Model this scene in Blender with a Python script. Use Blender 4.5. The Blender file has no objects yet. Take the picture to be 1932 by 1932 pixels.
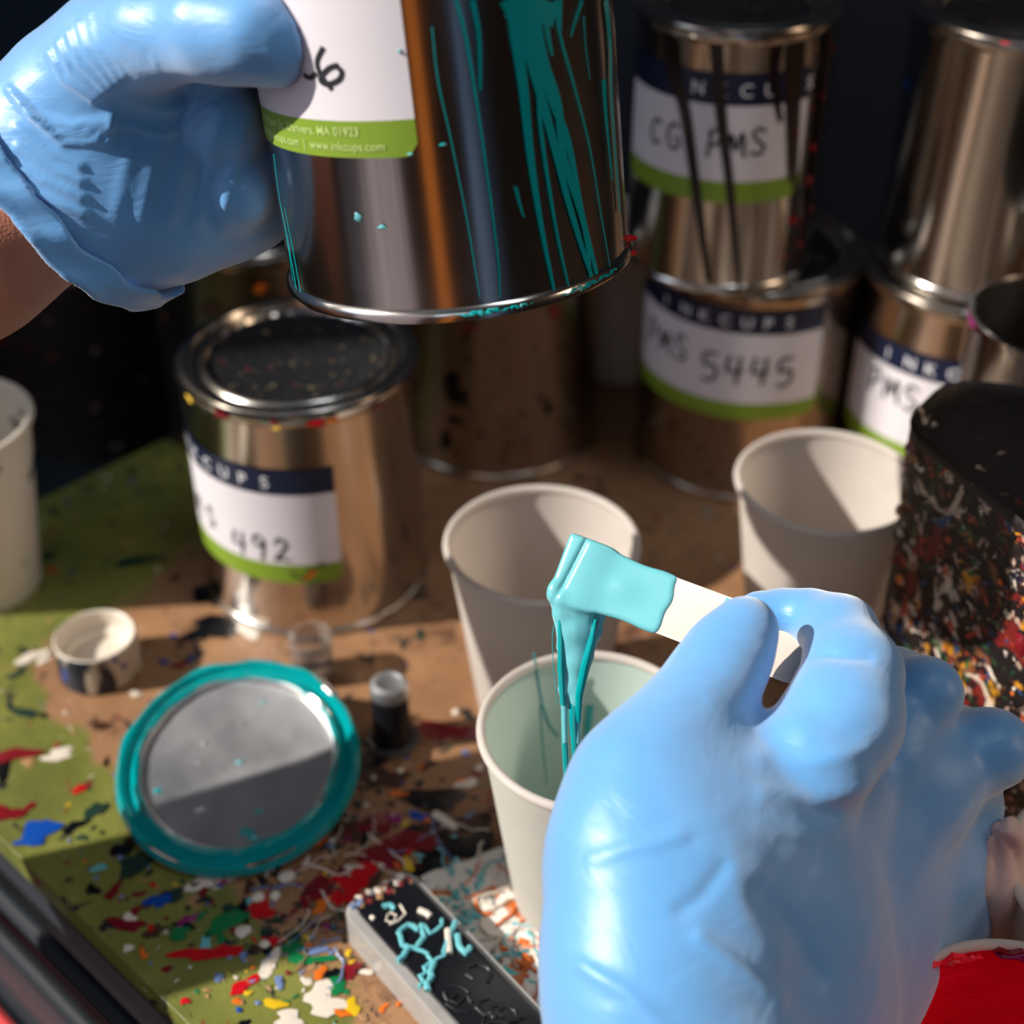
import bpy, bmesh, math, random
import numpy as np
from mathutils import Vector, Matrix, Quaternion
PI = math.pi
rnd = random.Random(7)
sc = bpy.context.scene
COL = sc.collection

# ------------------------------------------------------------------ camera
F, CX, H, PITCH = 2800.0, 966.0, 0.463, math.radians(36)
CP, SP = math.cos(PITCH), math.sin(PITCH)
FW, UP, RT = Vector((0, CP, -SP)), Vector((0, SP, CP)), Vector((1, 0, 0))
CAM = Vector((0, 0, H))
cd = bpy.data.cameras.new('camera'); cam = bpy.data.objects.new('camera', cd); COL.objects.link(cam)
cam.location = CAM; cam.rotation_euler = (PI/2-PITCH, 0, 0)
cd.sensor_width = 36; cd.lens = F/1932*36; cd.clip_start = .02; cd.clip_end = 30
cd.dof.use_dof = True; cd.dof.focus_distance = .462; cd.dof.aperture_fstop = 6.3
sc.camera = cam
def ray(px, py): return FW + RT*((px-CX)/F) + UP*((CX-py)/F)
def at_d(px, py, d): return CAM + ray(px, py)*d                 # point at a depth
def at_z(px, py, z=0.0):                                        # point at a height
    r = ray(px, py); return CAM + r*((z-H)/r.z)

# ------------------------------------------------------------------ tagging
def tag(o, label=None, cat=None, group=None, kind=None):
    if label: o['label'] = label
    if cat: o['category'] = cat
    if group: o['group'] = group
    if kind: o['kind'] = kind
    return o
def empty(name, loc=(0,0,0), label=None, cat=None, group=None, rot=None, mw=None):
    o = bpy.data.objects.new(name, None); COL.objects.link(o); o.empty_display_size = .01
    o.location = loc
    if rot is not None: o.rotation_euler = rot
    if mw is not None: o.matrix_world = mw
    return tag(o, label, cat, group)

# ------------------------------------------------------------------ materials
MATS = {}
def lin(c): return tuple(((x/12.92) if x <= .04045 else ((x+.055)/1.055)**2.4) for x in c)
def hexc(h): return lin(tuple(int(h[i:i+2], 16)/255 for i in (0, 2, 4)))+(1,)
class N:
    def __init__(s, name):
        s.m = bpy.data.materials.new(name); s.m.use_nodes = True; s.t = s.m.node_tree
        s.b = s.t.nodes['Principled BSDF']; s.out = s.t.nodes['Material Output']; MATS[name] = s.m
        s.tc = s.t.nodes.new('ShaderNodeTexCoord')
    def n(s, typ, **kw):
        nd = s.t.nodes.new('ShaderNode'+typ)
        for k, v in kw.items():
            if k in nd.inputs and not hasattr(nd, k): nd.inputs[k].default_value = v
            elif hasattr(nd, k): setattr(nd, k, v)
            else: nd.inputs[k.replace('_', ' ')].default_value = v
        return nd
    def l(s, a, b): s.t.links.new(a, b)
    def set(s, **kw):
        for k, v in kw.items(): s.b.inputs[k.replace('_', ' ')].default_value = v
    def vec(s, scale=(1,1,1), src='Object'):
        m = s.n('Mapping'); m.inputs['Scale'].default_value = scale; s.l(s.tc.outputs[src], m.inputs['Vector']); return m.outputs[0]
    def noise(s, scale, detail=4, vec=None, rough=.55, dist=0):
        n = s.n('TexNoise'); n.inputs['Scale'].default_value = scale; n.inputs['Detail'].default_value = detail
        n.inputs['Roughness'].default_value = rough; n.inputs['Distortion'].default_value = dist
        s.l(vec or s.vec(), n.inputs['Vector']); return n.outputs['Fac']
    def ramp(s, fac, stops, interp='LINEAR'):
        r = s.n('ValToRGB'); r.color_ramp.interpolation = interp
        e = r.color_ramp.elements
        while len(e) < len(stops): e.new(.5)
        for el, (p, c) in zip(e, stops): el.position = p; el.color = c if len(c) == 4 else tuple(c)+(1,)
        s.l(fac, r.inputs[0]); return r.outputs[0]
    def mix(s, fac, a, b):
        m = s.n('Mix'); m.data_type = 'RGBA'
        for i, v in ((0, fac), (6, a), (7, b)):
            if isinstance(v, (int, float, tuple)): m.inputs[i].default_value = v
            else: s.l(v, m.inputs[i])
        return m.outputs[2]
    def math(s, op, a, b=0.0, c=None):
        m = s.n('Math'); m.operation = op
        for i, v in enumerate((a, b, c)):
            if v is None: continue
            if isinstance(v, (int, float)): m.inputs[i].default_value = v
            else: s.l(v, m.inputs[i])
        return m.outputs[0]
    def bump(s, h, strength=.3, dist=.001, prev=None):
        b = s.n('Bump'); b.inputs['Strength'].default_value = strength; b.inputs['Distance'].default_value = dist
        s.l(h, b.inputs['Height'])
        if prev: s.l(prev, b.inputs['Normal'])
        s.l(b.outputs[0], s.b.inputs['Normal']); return b.outputs[0]
    def color(s, c): s.l(c, s.b.inputs['Base Color'])
BW = lambda a, b: [(a, (0,0,0,1)), (b, (1,1,1,1))]

def plain(name, hx, rough=.5, metal=0, var=.12, scale=60, spec=.5, bump=0.0, **kw):
    m = N(name); c = hexc(hx)
    d = tuple(x*(1-var) for x in c[:3])+(1,)
    m.color(m.mix(m.noise(scale, 3), d, c)); m.set(Roughness=rough, Metallic=metal)
    m.b.inputs['Specular IOR Level'].default_value = spec
    if bump: m.bump(m.noise(scale*6, 4), bump, .0005)
    if kw: m.set(**kw)
    return m.m

def metal_mat(name, hx, rough, speck=0.0, dark=None, speckcol='0b0b0e'):
    m = N(name); m.set(Metallic=1.0)
    st = m.noise(1, 3, m.vec((260, 260, 5)))               # rolled steel grain round the can
    st2 = m.noise(30, 3)
    c = hexc(hx)
    col = m.mix(st2, tuple(x*.82 for x in c[:3])+(1,), c)
    if speck:
        f = m.ramp(m.noise(170, 2, rough=.8), BW(.66-speck*.1, .70-speck*.1)); col = m.mix(f, col, hexc(speckcol))
    m.color(col)
    m.l(m.ramp(st2, [(0, (rough*.7,)*3), (1, (rough*1.4,)*3)]), m.b.inputs['Roughness'])
    m.bump(st, .05, .0004); return m.m
M_tin = metal_mat('tin', 'cfc8c0', .16)
M_tin2 = metal_mat('tin_worn', 'b9ab9b', .24, .3, speckcol='3a2018')
M_rim = metal_mat('rim_metal', 'd0c8be', .2)
M_galv = metal_mat('lid_metal', 'd4d6da', .42)

def lid_dark():
    m = N('lid_dried_ink')
    n1 = m.ramp(m.noise(140, 5, rough=.7), BW(.56, .62)); n2 = m.ramp(m.noise(260, 3, rough=.7), BW(.68, .7))
    n3 = m.ramp(m.noise(320, 2, dist=1), BW(.69, .71))
    c = m.mix(n1, hexc('14161a'), hexc('262320')); c = m.mix(n2, c, hexc('8a3a2c')); c = m.mix(n3, c, hexc('a89468'))
    m.color(c); m.set(Roughness=.65); m.b.inputs['Specular IOR Level'].default_value = .25
    m.bump(m.noise(200, 5), .6, .001); return m.m
M_liddark = lid_dark()
M_white = plain('label_white', 'ddd8de', .45, var=.05)
M_navy = plain('label_navy', '111b36', .4, var=.05)
M_green = plain('label_green', '7c9a2c', .45, var=.08)
M_ltr = plain('label_letters', 'dcdce4', .5, var=.02)
M_pale = plain('label_small_print', 'b8cf7a', .5, var=.02)
M_ink = plain('marker_ink', '12141f', .6, var=.1)
M_teal = plain('teal_paint', '009a9e', .18, var=.12, scale=40, Coat_Weight=.3)
M_tealpale = plain('teal_paint_lit', '6cbcc4', .28, var=.08, scale=90, Coat_Weight=.25)  # paler copy of the teal paint, its sunlit look put into the colour
M_maroon = plain('maroon_paint', '1f0f10', .3, var=.3)
M_black = plain('black_paint', '0a0c12', .3, var=.3, bump=.2)
M_red = plain('red_paint', 'c81420', .25, var=.25)
M_orange = plain('orange_paint', 'e0701c', .35, var=.2)
M_blue = plain('blue_paint', '0f4aa8', .3, var=.25)
M_yellow = plain('yellow_paint', 'e0b81e', .35, var=.2)
M_grn = plain('green_paint', '0c7a44', .35, var=.25)
M_cream = plain('cream_paint', 'ded3c4', .4, var=.1)
M_crim = plain('crimson_paint', '7c1420', .3, var=.3)
M_mag = plain('magenta_paint', '8c2468', .3, var=.2)
M_greyblue = plain('grey_blue_paint', '6f86b4', .4, var=.2)
M_brownp = plain('brown_paint', '4a2a1e', .4, var=.4)
M_dgreen = plain('dark_green_paint', '1c3a30', .4, var=.4)
M_tan = plain('tan_paint', 'a88058', .5, var=.2)
SPL = [M_black, M_crim, M_red, M_orange, M_blue, M_yellow, M_grn, M_cream, M_mag, M_greyblue, M_brownp, M_dgreen, M_tealpale, M_tan]

def paper_mat():
    m = N('cup_paper'); c = m.mix(m.noise(90, 4), hexc('d6cfc8'), hexc('e6e0da')); m.color(c)
    m.set(Roughness=.55); m.b.inputs['Subsurface Weight'].default_value = .12; m.b.inputs['Subsurface Radius'].default_value = (.004, .003, .002)
    m.bump(m.noise(900, 3), .12, .0003); return m.m
def translucent(mat, k, hx):
    t = mat.node_tree; a = t.nodes.new('ShaderNodeBsdfTranslucent'); a.inputs[0].default_value = hexc(hx)
    x = t.nodes.new('ShaderNodeMixShader'); x.inputs[0].default_value = k
    t.links.new(t.nodes['Principled BSDF'].outputs[0], x.inputs[1]); t.links.new(a.outputs[0], x.inputs[2]); t.links.new(x.outputs[0], t.nodes['Material Output'].inputs[0])
M_paper = paper_mat(); translucent(M_paper, .42, 'f0e6dc')
M_papermint = plain('cup_inside_tinted', 'd0e4dc', .4, var=.05); translucent(M_papermint, .45, 'e0f4ec')

def skin_mat():
    m = N('skin'); n = m.noise(45, 5); c = m.mix(n, hexc('a86650'), hexc('c98a6c'))
    m.color(c); m.set(Roughness=.48); m.b.inputs['Subsurface Weight'].default_value = .2; m.b.inputs['Subsurface Radius'].default_value = (.006, .002, .001)
    v = m.n('TexVoronoi'); v.inputs['Scale'].default_value = 900; m.l(m.vec(), v.inputs['Vector'])
    m.bump(v.outputs['Distance'], .3, .0005); return m.m
M_skin = skin_mat()
def glove_mat():
    m = N('nitrile'); n = m.noise(28, 4)
    m.color(m.mix(n, hexc('4696d6'), hexc('589fdc')))
    m.set(Roughness=.42, Sheen_Weight=.75, Sheen_Roughness=.6)
    m.b.inputs['Specular IOR Level'].default_value = .55
    m.b.inputs['Subsurface Weight'].default_value = .1; m.b.inputs['Subsurface Radius'].default_value = (.001, .003, .006)
    w = m.noise(1, 5, m.vec((55, 55, 160)), dist=1.2)
    b = m.bump(w, .2, .0018)
    m.bump(m.noise(600, 3), .1, .0004, prev=b); return m.m
M_glove = glove_mat()
def wood_mat(name, a, b):
    m = N(name); m.color(m.mix(m.noise(1, 5, m.vec((30, 600, 600))), hexc(a), hexc(b))); m.set(Roughness=.6); return m.m
M_wood = wood_mat('birch', 'dcc4b4', 'ecd9cc')
M_darksteel = plain('dark_steel', '1b232b', .42, metal=.0, var=.3, bump=.1)
M_greysteel = plain('grey_steel', '3c444b', .4, metal=.2, var=.25, bump=.1)
M_redplastic = plain('red_plastic', 'd8383c', .4, var=.1)
M_wallb = plain('wall_navy', '0c2438', .85, var=.3, scale=3)
M_wallw = plain('wall_brown', '6d5444', .8, var=.25, scale=2)
M_floor = plain('floor_dark', '16191d', .7, var=.4, scale=4)
M_ceil = plain('ceiling_grey', 'b4b4b6', .9, var=.1, scale=2)
M_frame = plain('frame_white', 'b9b4ac', .5, var=.05)
M_backdrop = plain('backdrop_navy', '0c1e30', .6, var=.3)
M_blackplastic = plain('black_plastic', '14161c', .28, var=.25)
def clear_mat(name, hx, rough=.08):
    m = N(name); m.set(Roughness=rough, IOR=1.47); m.b.inputs['Transmission Weight'].default_value = .92
    m.color(m.mix(m.noise(60, 4), hexc(hx), hexc('f2f2f2'))); m.bump(m.noise(150, 5), .25, .0006); return m.m
M_clear = clear_mat('clear_plastic', 'd8d4d0')
def table_mat():
    m = N('painted_board')
    sep = m.n('SeparateXYZ'); m.l(m.tc.outputs['Object'], sep.inputs[0])
    x, y = sep.outputs[0], sep.outputs[1]
    w = m.noise(14, 5, rough=.65); w2 = m.noise(38, 5, rough=.7)
    wo = m.math('ADD', m.math('MULTIPLY', m.math('SUBTRACT', w, .5), .11), m.math('MULTIPLY', m.math('SUBTRACT', w2, .5), .05))
    gx = m.ramp(m.math('ADD', x, wo), [(.098, (1,1,1,1)), (.108, (0,0,0,1))])
    gy = m.ramp(m.math('ADD', y, wo), [(.050, (1,1,1,1)), (.058, (0,0,0,1))])
    g = m.math('MAXIMUM', gx, gy)
    grn = m.mix(w2, hexc('5d6428'), hexc('8c8c42')); grn = m.mix(m.ramp(m.noise(9, 5), BW(.45, .7)), grn, hexc('474f24'))
    brn = m.mix(w, hexc('5e3e2c'), hexc('b88c64')); brn = m.mix(m.ramp(m.noise(24, 6, rough=.7), BW(.56, .70)), brn, hexc('4a2c22'))
    c = m.mix(g, brn, grn)
    for sc_, lo, hi, hx in ((65, .62, .66, '1a1c22'), (90, .66, .69, '7a1c1c'), (120, .68, .7, 'd0c4b4'), (75, .69, .71, '20503c'), (140, .70, .715, '24509c'), (50, .66, .69, '2c211c')):
        v = m.vec(); mp = v.node; mp.inputs['Location'].default_value = (sc_, -sc_*.3, 1)
        c = m.mix(m.ramp(m.noise(sc_, 4, v, .6, .6), BW(lo, hi)), c, hexc(hx))
    m.color(c); m.l(m.ramp(w2, [(0, (.3,)*3), (1, (.6,)*3)]), m.b.inputs['Roughness'])
    m.bump(m.noise(110, 6, rough=.7), .5, .0012); return m.m
M_table = table_mat()
def tub_mat(gated):
    m = N('caked_paint' if gated else 'caked_black'); 
    c = hexc('0b0d12'); c = m.mix(m.noise(30, 4), hexc('0c1118'), hexc('26180f'))
    k = 0
    for sc_, lo, hx in ((70, .62, '6e1c18'), (60, .63, 'c9b7a4'), (95, .64, 'b49a8c'), (80, .66, 'c88a1c'), (85, .66, '1c4a78'), (100, .66, '2c5a34'), (110, .66, 'b8442c'), (130, .67, 'dcd0c0'), (75, .655, '7a4a30')):
        k += 1; v = m.vec(); v.node.inputs['Location'].default_value = (k*3.1, -k*1.7, k)
        th = lo-.045 if gated else lo+.035
        c = m.mix(m.ramp(m.noise(sc_, 5, v, .62, .8), BW(th, th+.02)), c, hexc(hx))
    m.color(c); m.set(Roughness=.38); m.bump(m.noise(120, 6, rough=.7), .8, .002); return m.m
M_tub, M_tubtop = tub_mat(True), tub_mat(False)
def redcup_mat():
    m = N('red_brushed_paint'); m.color(m.mix(m.noise(1, 4, m.vec((25, 25, 260))), hexc('cc0024'), hexc('ff183c')))
    m.set(Roughness=.3, Coat_Weight=.3); m.bump(m.noise(1, 4, m.vec((25, 25, 300))), .6, .0012); return m.m
M_redcup = redcup_mat()
def sheet_mat():
    m = N('stained_sheet'); c = hexc('e9e4dc')
    c = m.mix(m.ramp(m.noise(45, 4, dist=1.2), BW(.58, .62)), c, hexc('c46a28'))
    c = m.mix(m.ramp(m.noise(60, 5, dist=.8), BW(.63, .66)), c, hexc('7a7672'))
    v = m.vec(); v.node.inputs['Location'].default_value = (4, 2, 1)
    c = m.mix(m.ramp(m.noise(70, 4, v, dist=1), BW(.62, .64)), c, hexc('3fb8ba'))
    m.color(c); m.set(Roughness=.35); m.bump(m.noise(120, 5), .6, .001); return m.m
M_sheet = sheet_mat()
def smearcup_mat():
    m = N('cup_paper_smeared'); c = hexc('cfc6b8')
    c = m.mix(m.ramp(m.noise(1, 4, m.vec((28, 28, 42)), dist=.6), BW(.62, .66)), c, hexc('1c1f2c')); m.color(c); m.set(Roughness=.55); return m.m
M_smear = smearcup_mat()
def capdark_mat():
    m = N('ink_smeared_cap'); c = m.mix(m.ramp(m.noise(90, 4, m.vec((1,1,.35))), BW(.5, .56)), hexc('121a2a'), hexc('b8a894'))
    c = m.mix(m.ramp(m.noise(120, 3), BW(.62, .65)), c, hexc('1c3c8c')); m.color(c); m.set(Roughness=.35); return m.m
M_capdark = capdark_mat()

# ------------------------------------------------------------------ mesh builder
class MB:
    def __init__(s): s.v = []; s.f = []; s.mi = []; s.mats = []
    def mat(s, m):
        if m not in s.mats: s.mats.append(m)
        return s.mats.index(m)
    def add(s, vs, fs, m):
        o = len(s.v); k = s.mat(m); s.v += [tuple(v) for v in vs]
        for f in fs: s.f.append(tuple(i+o for i in f)); s.mi.append(k)
    def lathe(s, prof, m, seg=96, a0=0, a1=2*PI, close=True, xf=None):
        n = len(prof); full = abs(a1-a0-2*PI) < 1e-6; cols = seg if full else seg+1
        vs = []
        for i in range(cols):
            a = a0+(a1-a0)*i/seg
            for r, z in prof: vs.append(Vector((r*math.cos(a), r*math.sin(a), z)))
        if xf: vs = [xf @ v for v in vs]
        fs = []
        for i in range(seg):
            j = (i+1) % cols
            for k in range(n-1): fs.append((i*n+k, j*n+k, j*n+k+1, i*n+k+1))
        s.add(vs, fs, m)
    def box(s, lo, hi, m, xf=None):
        vs = [Vector((x, y, z)) for z in (lo[2], hi[2]) for y in (lo[1], hi[1]) for x in (lo[0], hi[0])]
        if xf: vs = [xf @ v for v in vs]
        s.add(vs, [(0,2,3,1), (4,5,7,6), (0,1,5,4), (2,6,7,3), (0,4,6,2), (1,3,7,5)], m)
    def tube(s, pts, rad, m, seg=8):
        pts = [Vector(p) for p in pts]; n = len(pts); R = rad if isinstance(rad, (list, tuple)) else [rad]*n
        vs = []; up = Vector((.13, .31, .94)).normalized()
        for i, p in enumerate(pts):
            t = (pts[min(i+1, n-1)]-pts[max(i-1, 0)]).normalized()
            a = t.cross(up); a = a.normalized() if a.length > 1e-4 else Vector((1,0,0)); b = t.cross(a)
            for k in range(seg): q = 2*PI*k/seg; vs.append(p+(a*math.cos(q)+b*math.sin(q))*R[i])
        fs = [(i*seg+k, i*seg+(k+1) % seg, (i+1)*seg+(k+1) % seg, (i+1)*seg+k) for i in range(n-1) for k in range(seg)]
        fs += [tuple(range(seg))[::-1], tuple((n-1)*seg+k for k in range(seg))]
        s.add(vs, fs, m)
    def prism(s, poly, z0, z1, m, bev=0, taper=1.0, c=(0, 0), mtop=None):
        n = len(poly); cx, cy = c
        def ring(z, k, off=0):
            out = []
            for i, (x, y) in enumerate(poly):
                d = Vector((x-cx, y-cy)); L = d.length; d = d*((L-off)/L)*k
                out.append((cx+d.x, cy+d.y, z))
            return out
        rings = [ring(z0, taper), ring(z1-bev, 1), ring(z1-bev*.3, 1, bev*.3), ring(z1, 1, bev)]
        vs = sum(rings, []); fs = []
        for r in range(3):
            for i in range(n): j = (i+1) % n; fs.append((r*n+i, r*n+j, (r+1)*n+j, (r+1)*n+i))
        s.add(vs, fs, m)
        s.add(rings[3], [tuple(range(n))], mtop or m); s.add(rings[0], [tuple(range(n))[::-1]], m)
    def build(s, name, parent=None, smooth=True, ang=35):
        me = bpy.data.meshes.new(name); me.from_pydata(s.v, [], s.f)
        for m in s.mats: me.materials.append(m)
        me.polygons.foreach_set('material_index', s.mi)
        bm = bmesh.new(); bm.from_mesh(me); bmesh.ops.remove_doubles(bm, verts=bm.verts, dist=1e-6)
        bmesh.ops.recalc_face_normals(bm, faces=bm.faces); bm.to_mesh(me); bm.free()
        if smooth:
            me.polygons.foreach_set('use_smooth', [True]*len(me.polygons)); me.set_sharp_from_angle(angle=math.radians(ang))
        me.update(); o = bpy.data.objects.new(name, me); COL.objects.link(o)
        if parent: o.parent = parent
        return o

# ------------------------------------------------------------------ signed distance modelling (hands, paint)
def surface_net(fn, lo, hi, h):
    ax = [np.arange(lo[i], hi[i]+h, h) for i in range(3)]
    X, Y, Z = np.meshgrid(*ax, indexing='ij'); V = fn(X, Y, Z); ins = V < 0
    nx, ny, nz = V.shape; cs = (nx-1, ny-1, nz-1)
    acc = np.zeros(cs+(3,)); cnt = np.zeros(cs)
    for a in range(3):
        o = [b for b in range(3) if b != a]
        for d0 in (0, 1):
            for d1 in (0, 1):
                s0 = [None]*3; s1 = [None]*3
                s0[a] = slice(0, cs[a]); s1[a] = slice(1, cs[a]+1)
                s0[o[0]] = s1[o[0]] = slice(d0, d0+cs[o[0]]); s0[o[1]] = s1[o[1]] = slice(d1, d1+cs[o[1]])
                va, vb = V[tuple(s0)], V[tuple(s1)]; x = (va < 0) != (vb < 0)
                with np.errstate(all='ignore'): t = np.where(x, va/(va-vb), 0)
                acc[..., a] += np.where(x, t, 0); acc[..., o[0]] += np.where(x, d0, 0); acc[..., o[1]] += np.where(x, d1, 0); cnt += x
    act = cnt > 0; idx = -np.ones(cs, int); idx[act] = np.arange(act.sum())
    g = np.stack(np.meshgrid(*[np.arange(c) for c in cs], indexing='ij'), -1)[act]
    P = (g+acc[act]/cnt[act][:, None])*h+np.array([ax[0][0], ax[1][0], ax[2][0]])
    quads = []
    for a in range(3):
        o = [b for b in range(3) if b != a]
        s0 = [slice(1, -1)]*3; s1 = [slice(1, -1)]*3; s0[a] = slice(0, -1); s1[a] = slice(1, None)
        A, B = ins[tuple(s0)], ins[tuple(s1)]; w = np.argwhere(A != B); flip = A[tuple(w.T)]
        base = w.copy(); base[:, o[0]] += 1; base[:, o[1]] += 1
        def cell(d0, d1): c = base.copy(); c[:, o[0]] -= d0; c[:, o[1]] -= d1; return idx[tuple(c.T)]
        q = np.stack([cell(1, 1), cell(0, 1), cell(0, 0), cell(1, 0)], -1)
        if a == 1: flip = ~flip
        q[~flip] = q[~flip][:, ::-1]; quads.append(q)
    return P, np.concatenate(quads)
def smin(a, b, k): h = np.clip(.5+.5*(b-a)/k, 0, 1); return b*(1-h)+a*h-k*h*(1-h)
def seg_sdf(X, Y, Z, a, b, ra, rb):
    ba = b-a; L = max(ba.dot(ba), 1e-12)
    t = np.clip(((X-a.x)*ba.x+(Y-a.y)*ba.y+(Z-a.z)*ba.z)/L, 0, 1)
    return np.sqrt((X-a.x-t*ba.x)**2+(Y-a.y-t*ba.y)**2+(Z-a.z-t*ba.z)**2)-(ra+(rb-ra)*t)
def net_object(name, fn, lo, hi, h, mat, parent=None, relax=2, disp=None):
    P, Q = surface_net(fn, lo, hi, h)
    me = bpy.data.meshes.new(name); me.from_pydata(P.tolist(), [], Q.tolist())
    bm = bmesh.new(); bm.from_mesh(me)
    for _ in range(relax): bmesh.ops.smooth_vert(bm, verts=bm.verts, factor=.5, use_axis_x=True, use_axis_y=True, use_axis_z=True)
    bmesh.ops.recalc_face_normals(bm, faces=bm.faces); bm.to_mesh(me); bm.free()
    if disp:
        n = len(me.vertices); co = np.empty(n*3); me.vertices.foreach_get('co', co); co = co.reshape(-1, 3)
        no = np.empty(n*3); me.vertices.foreach_get('normal', no); no = no.reshape(-1, 3)
        co = co+no*disp(co)[:, None]; me.vertices.foreach_set('co', co.ravel())
    me.materials.append(mat); me.polygons.foreach_set('use_smooth', [True]*len(me.polygons)); me.update()
    o = bpy.data.objects.new(name, me); COL.objects.link(o)
    if parent: o.parent = parent
    return o
def chains_fn(chains, noise=None):
    """chains: list of (k, [(px,py,depth,radius_px), ...]) given on sight lines; radii become metres at that depth"""
    seg = []
    for k, pts in chains:
        Q = [(p[0], p[1]) if len(p) == 2 else (at_d(*p[:3]), p[3]*p[2]/F) for p in pts]
        for a, b in zip(Q, Q[1:]): seg.append((k, a, b))
    def fn(X, Y, Z):
        d = None
        for k, a, b in seg:
            e = seg_sdf(X, Y, Z, a[0], b[0], a[1], b[1]); d = e if d is None else smin(d, e, k)
        return d
    rs = max(max(a[1], b[1]) for _, a, b in seg)
    pts = [p[0] for _, a, b in seg for p in (a, b)]
    lo = [min(p[i] for p in pts)-rs*1.05 for i in range(3)]; hi = [max(p[i] for p in pts)+rs*1.05 for i in range(3)]
    return fn, lo, hi

# ------------------------------------------------------------------ lettering
def text_shape(txt, size):
    cu = bpy.data.curves.new('t', 'FONT'); cu.body = txt; cu.size = size; cu.offset = size*.012; cu.resolution_u = 3
    o = bpy.data.objects.new('t', cu); COL.objects.link(o)
    dg = bpy.context.evaluated_depsgraph_get(); me = o.evaluated_get(dg).to_mesh()
    vs = [(v.co.x, v.co.y) for v in me.vertices]; fs = [tuple(p.vertices) for p in me.polygons]
    o.evaluated_get(dg).to_mesh_clear(); bpy.data.objects.remove(o); bpy.data.curves.remove(cu)
    return vs, fs
HW = {  # handwriting strokes in a unit box
 'P': [[(.15,0),(.2,.5),(.25,1)],[(.1,.9),(.5,1.05),(.7,.8),(.5,.5),(.2,.45)]],
 'M': [[(.05,0),(.15,.9),(.4,.3),(.65,.95),(.8,0)]],
 'S': [[(.7,.85),(.4,1),(.15,.8),(.4,.5),(.7,.3),(.5,0),(.1,.1)]],
 '5': [[(.7,1),(.2,.95),(.18,.55),(.55,.6),(.7,.3),(.45,0),(.1,.08)]],
 '4': [[(.2,1),(.12,.45),(.75,.5)],[(.6,1),(.5,0)]],
 '9': [[(.65,.8),(.35,1),(.15,.72),(.4,.5),(.65,.75),(.6,.4),(.5,-.1)]],
 '2': [[(.15,.75),(.4,1),(.65,.75),(.35,.3),(.1,.05),(.45,.12),(.8,0)]],
 'C': [[(.7,.8),(.45,1),(.12,.6),(.3,.05),(.7,.2)]],
 'G': [[(.7,.85),(.4,1),(.12,.55),(.35,.05),(.7,.15),(.7,.45),(.45,.45)]],
 '6': [[(.6,1),(.25,.6),(.2,.2),(.45,0),(.7,.25),(.45,.48),(.2,.3)]],
 '~': [[(0,.4),(.3,.1),(.6,.35),(1,.6)]], ' ': []}
def smooth_poly(p, n=5):
    out = []
    for i in range(len(p)-1):
        p0, p1, p2, p3 = (Vector(p[max(i-1, 0)]), Vector(p[i]), Vector(p[i+1]), Vector(p[min(i+2, len(p)-1)]))
        for k in range(n):
            t = k/n; out.append(.5*((2*p1)+(-p0+p2)*t+(2*p0-5*p1+4*p2-p3)*t*t+(-p0+3*p1-3*p2+p3)*t**3))
    return out+[Vector(p[-1])]
class Wrap:
    """lays shapes round a can of radius R; u is arc length from angle a0, v is height"""
    def __init__(s, mb, R, a0): s.mb, s.R, s.a0 = mb, R, a0
    def pt(s, u, v, off): a = s.a0+u/s.R; r = s.R+off; return Vector((r*math.cos(a), r*math.sin(a), v))
    def rect(s, u0, u1, v0, v1, m, off=.0003, corner=0.0):
        n = 40; vs = []
        for i in range(n+1):
            u = u0+(u1-u0)*i/n; e = min(u-u0, u1-u); c = 0
            if corner and e < corner: c = corner-math.sqrt(max(0, corner**2-(corner-e)**2))
            vs += [s.pt(u, v0+c, off), s.pt(u, v1, off)]
        s.mb.add(vs, [(2*i, 2*i+2, 2*i+3, 2*i+1) for i in range(n)], m)
    def text(s, txt, u, v, size, m, gap=0, off=.0005):
        if gap:
            for ch in txt: s.text(ch, u, v, size, m, 0, off); u += gap
            return
        vs, fs = text_shape(txt, size); s.mb.add([s.pt(u+x, v+y, off) for x, y in vs], fs, m)
    def stroke(s, pts, w, m, off=.0006, taper=False, n=5):
        p = smooth_poly(pts, n); vs = []
        for i, q in enumerate(p):
            t = (p[min(i+1, len(p)-1)]-p[max(i-1, 0)]); t = t.normalized() if t.length > 0 else Vector((1, 0)); nn = Vector((-t.y, t.x))
            ww = (w[0]+(w[1]-w[0])*i/(len(p)-1)) if isinstance(w, tuple) else w
            vs += [s.pt(*(q+nn*ww/2), off), s.pt(*(q-nn*ww/2), off)]
        s.mb.add(vs, [(2*i, 2*i+1, 2*i+3, 2*i+2) for i in range(len(p)-1)], m)
    def hand(s, txt, u, v, size, m, w=.0012, adv=.8, jit=True):
        for ch in txt:
            dy = rnd.uniform(-.08, .08)*size if jit else 0
            for st in HW[ch]: s.stroke([(u+x*size*.8, v+dy+y*size) for x, y in st], w, m)
            u += size*adv

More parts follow.
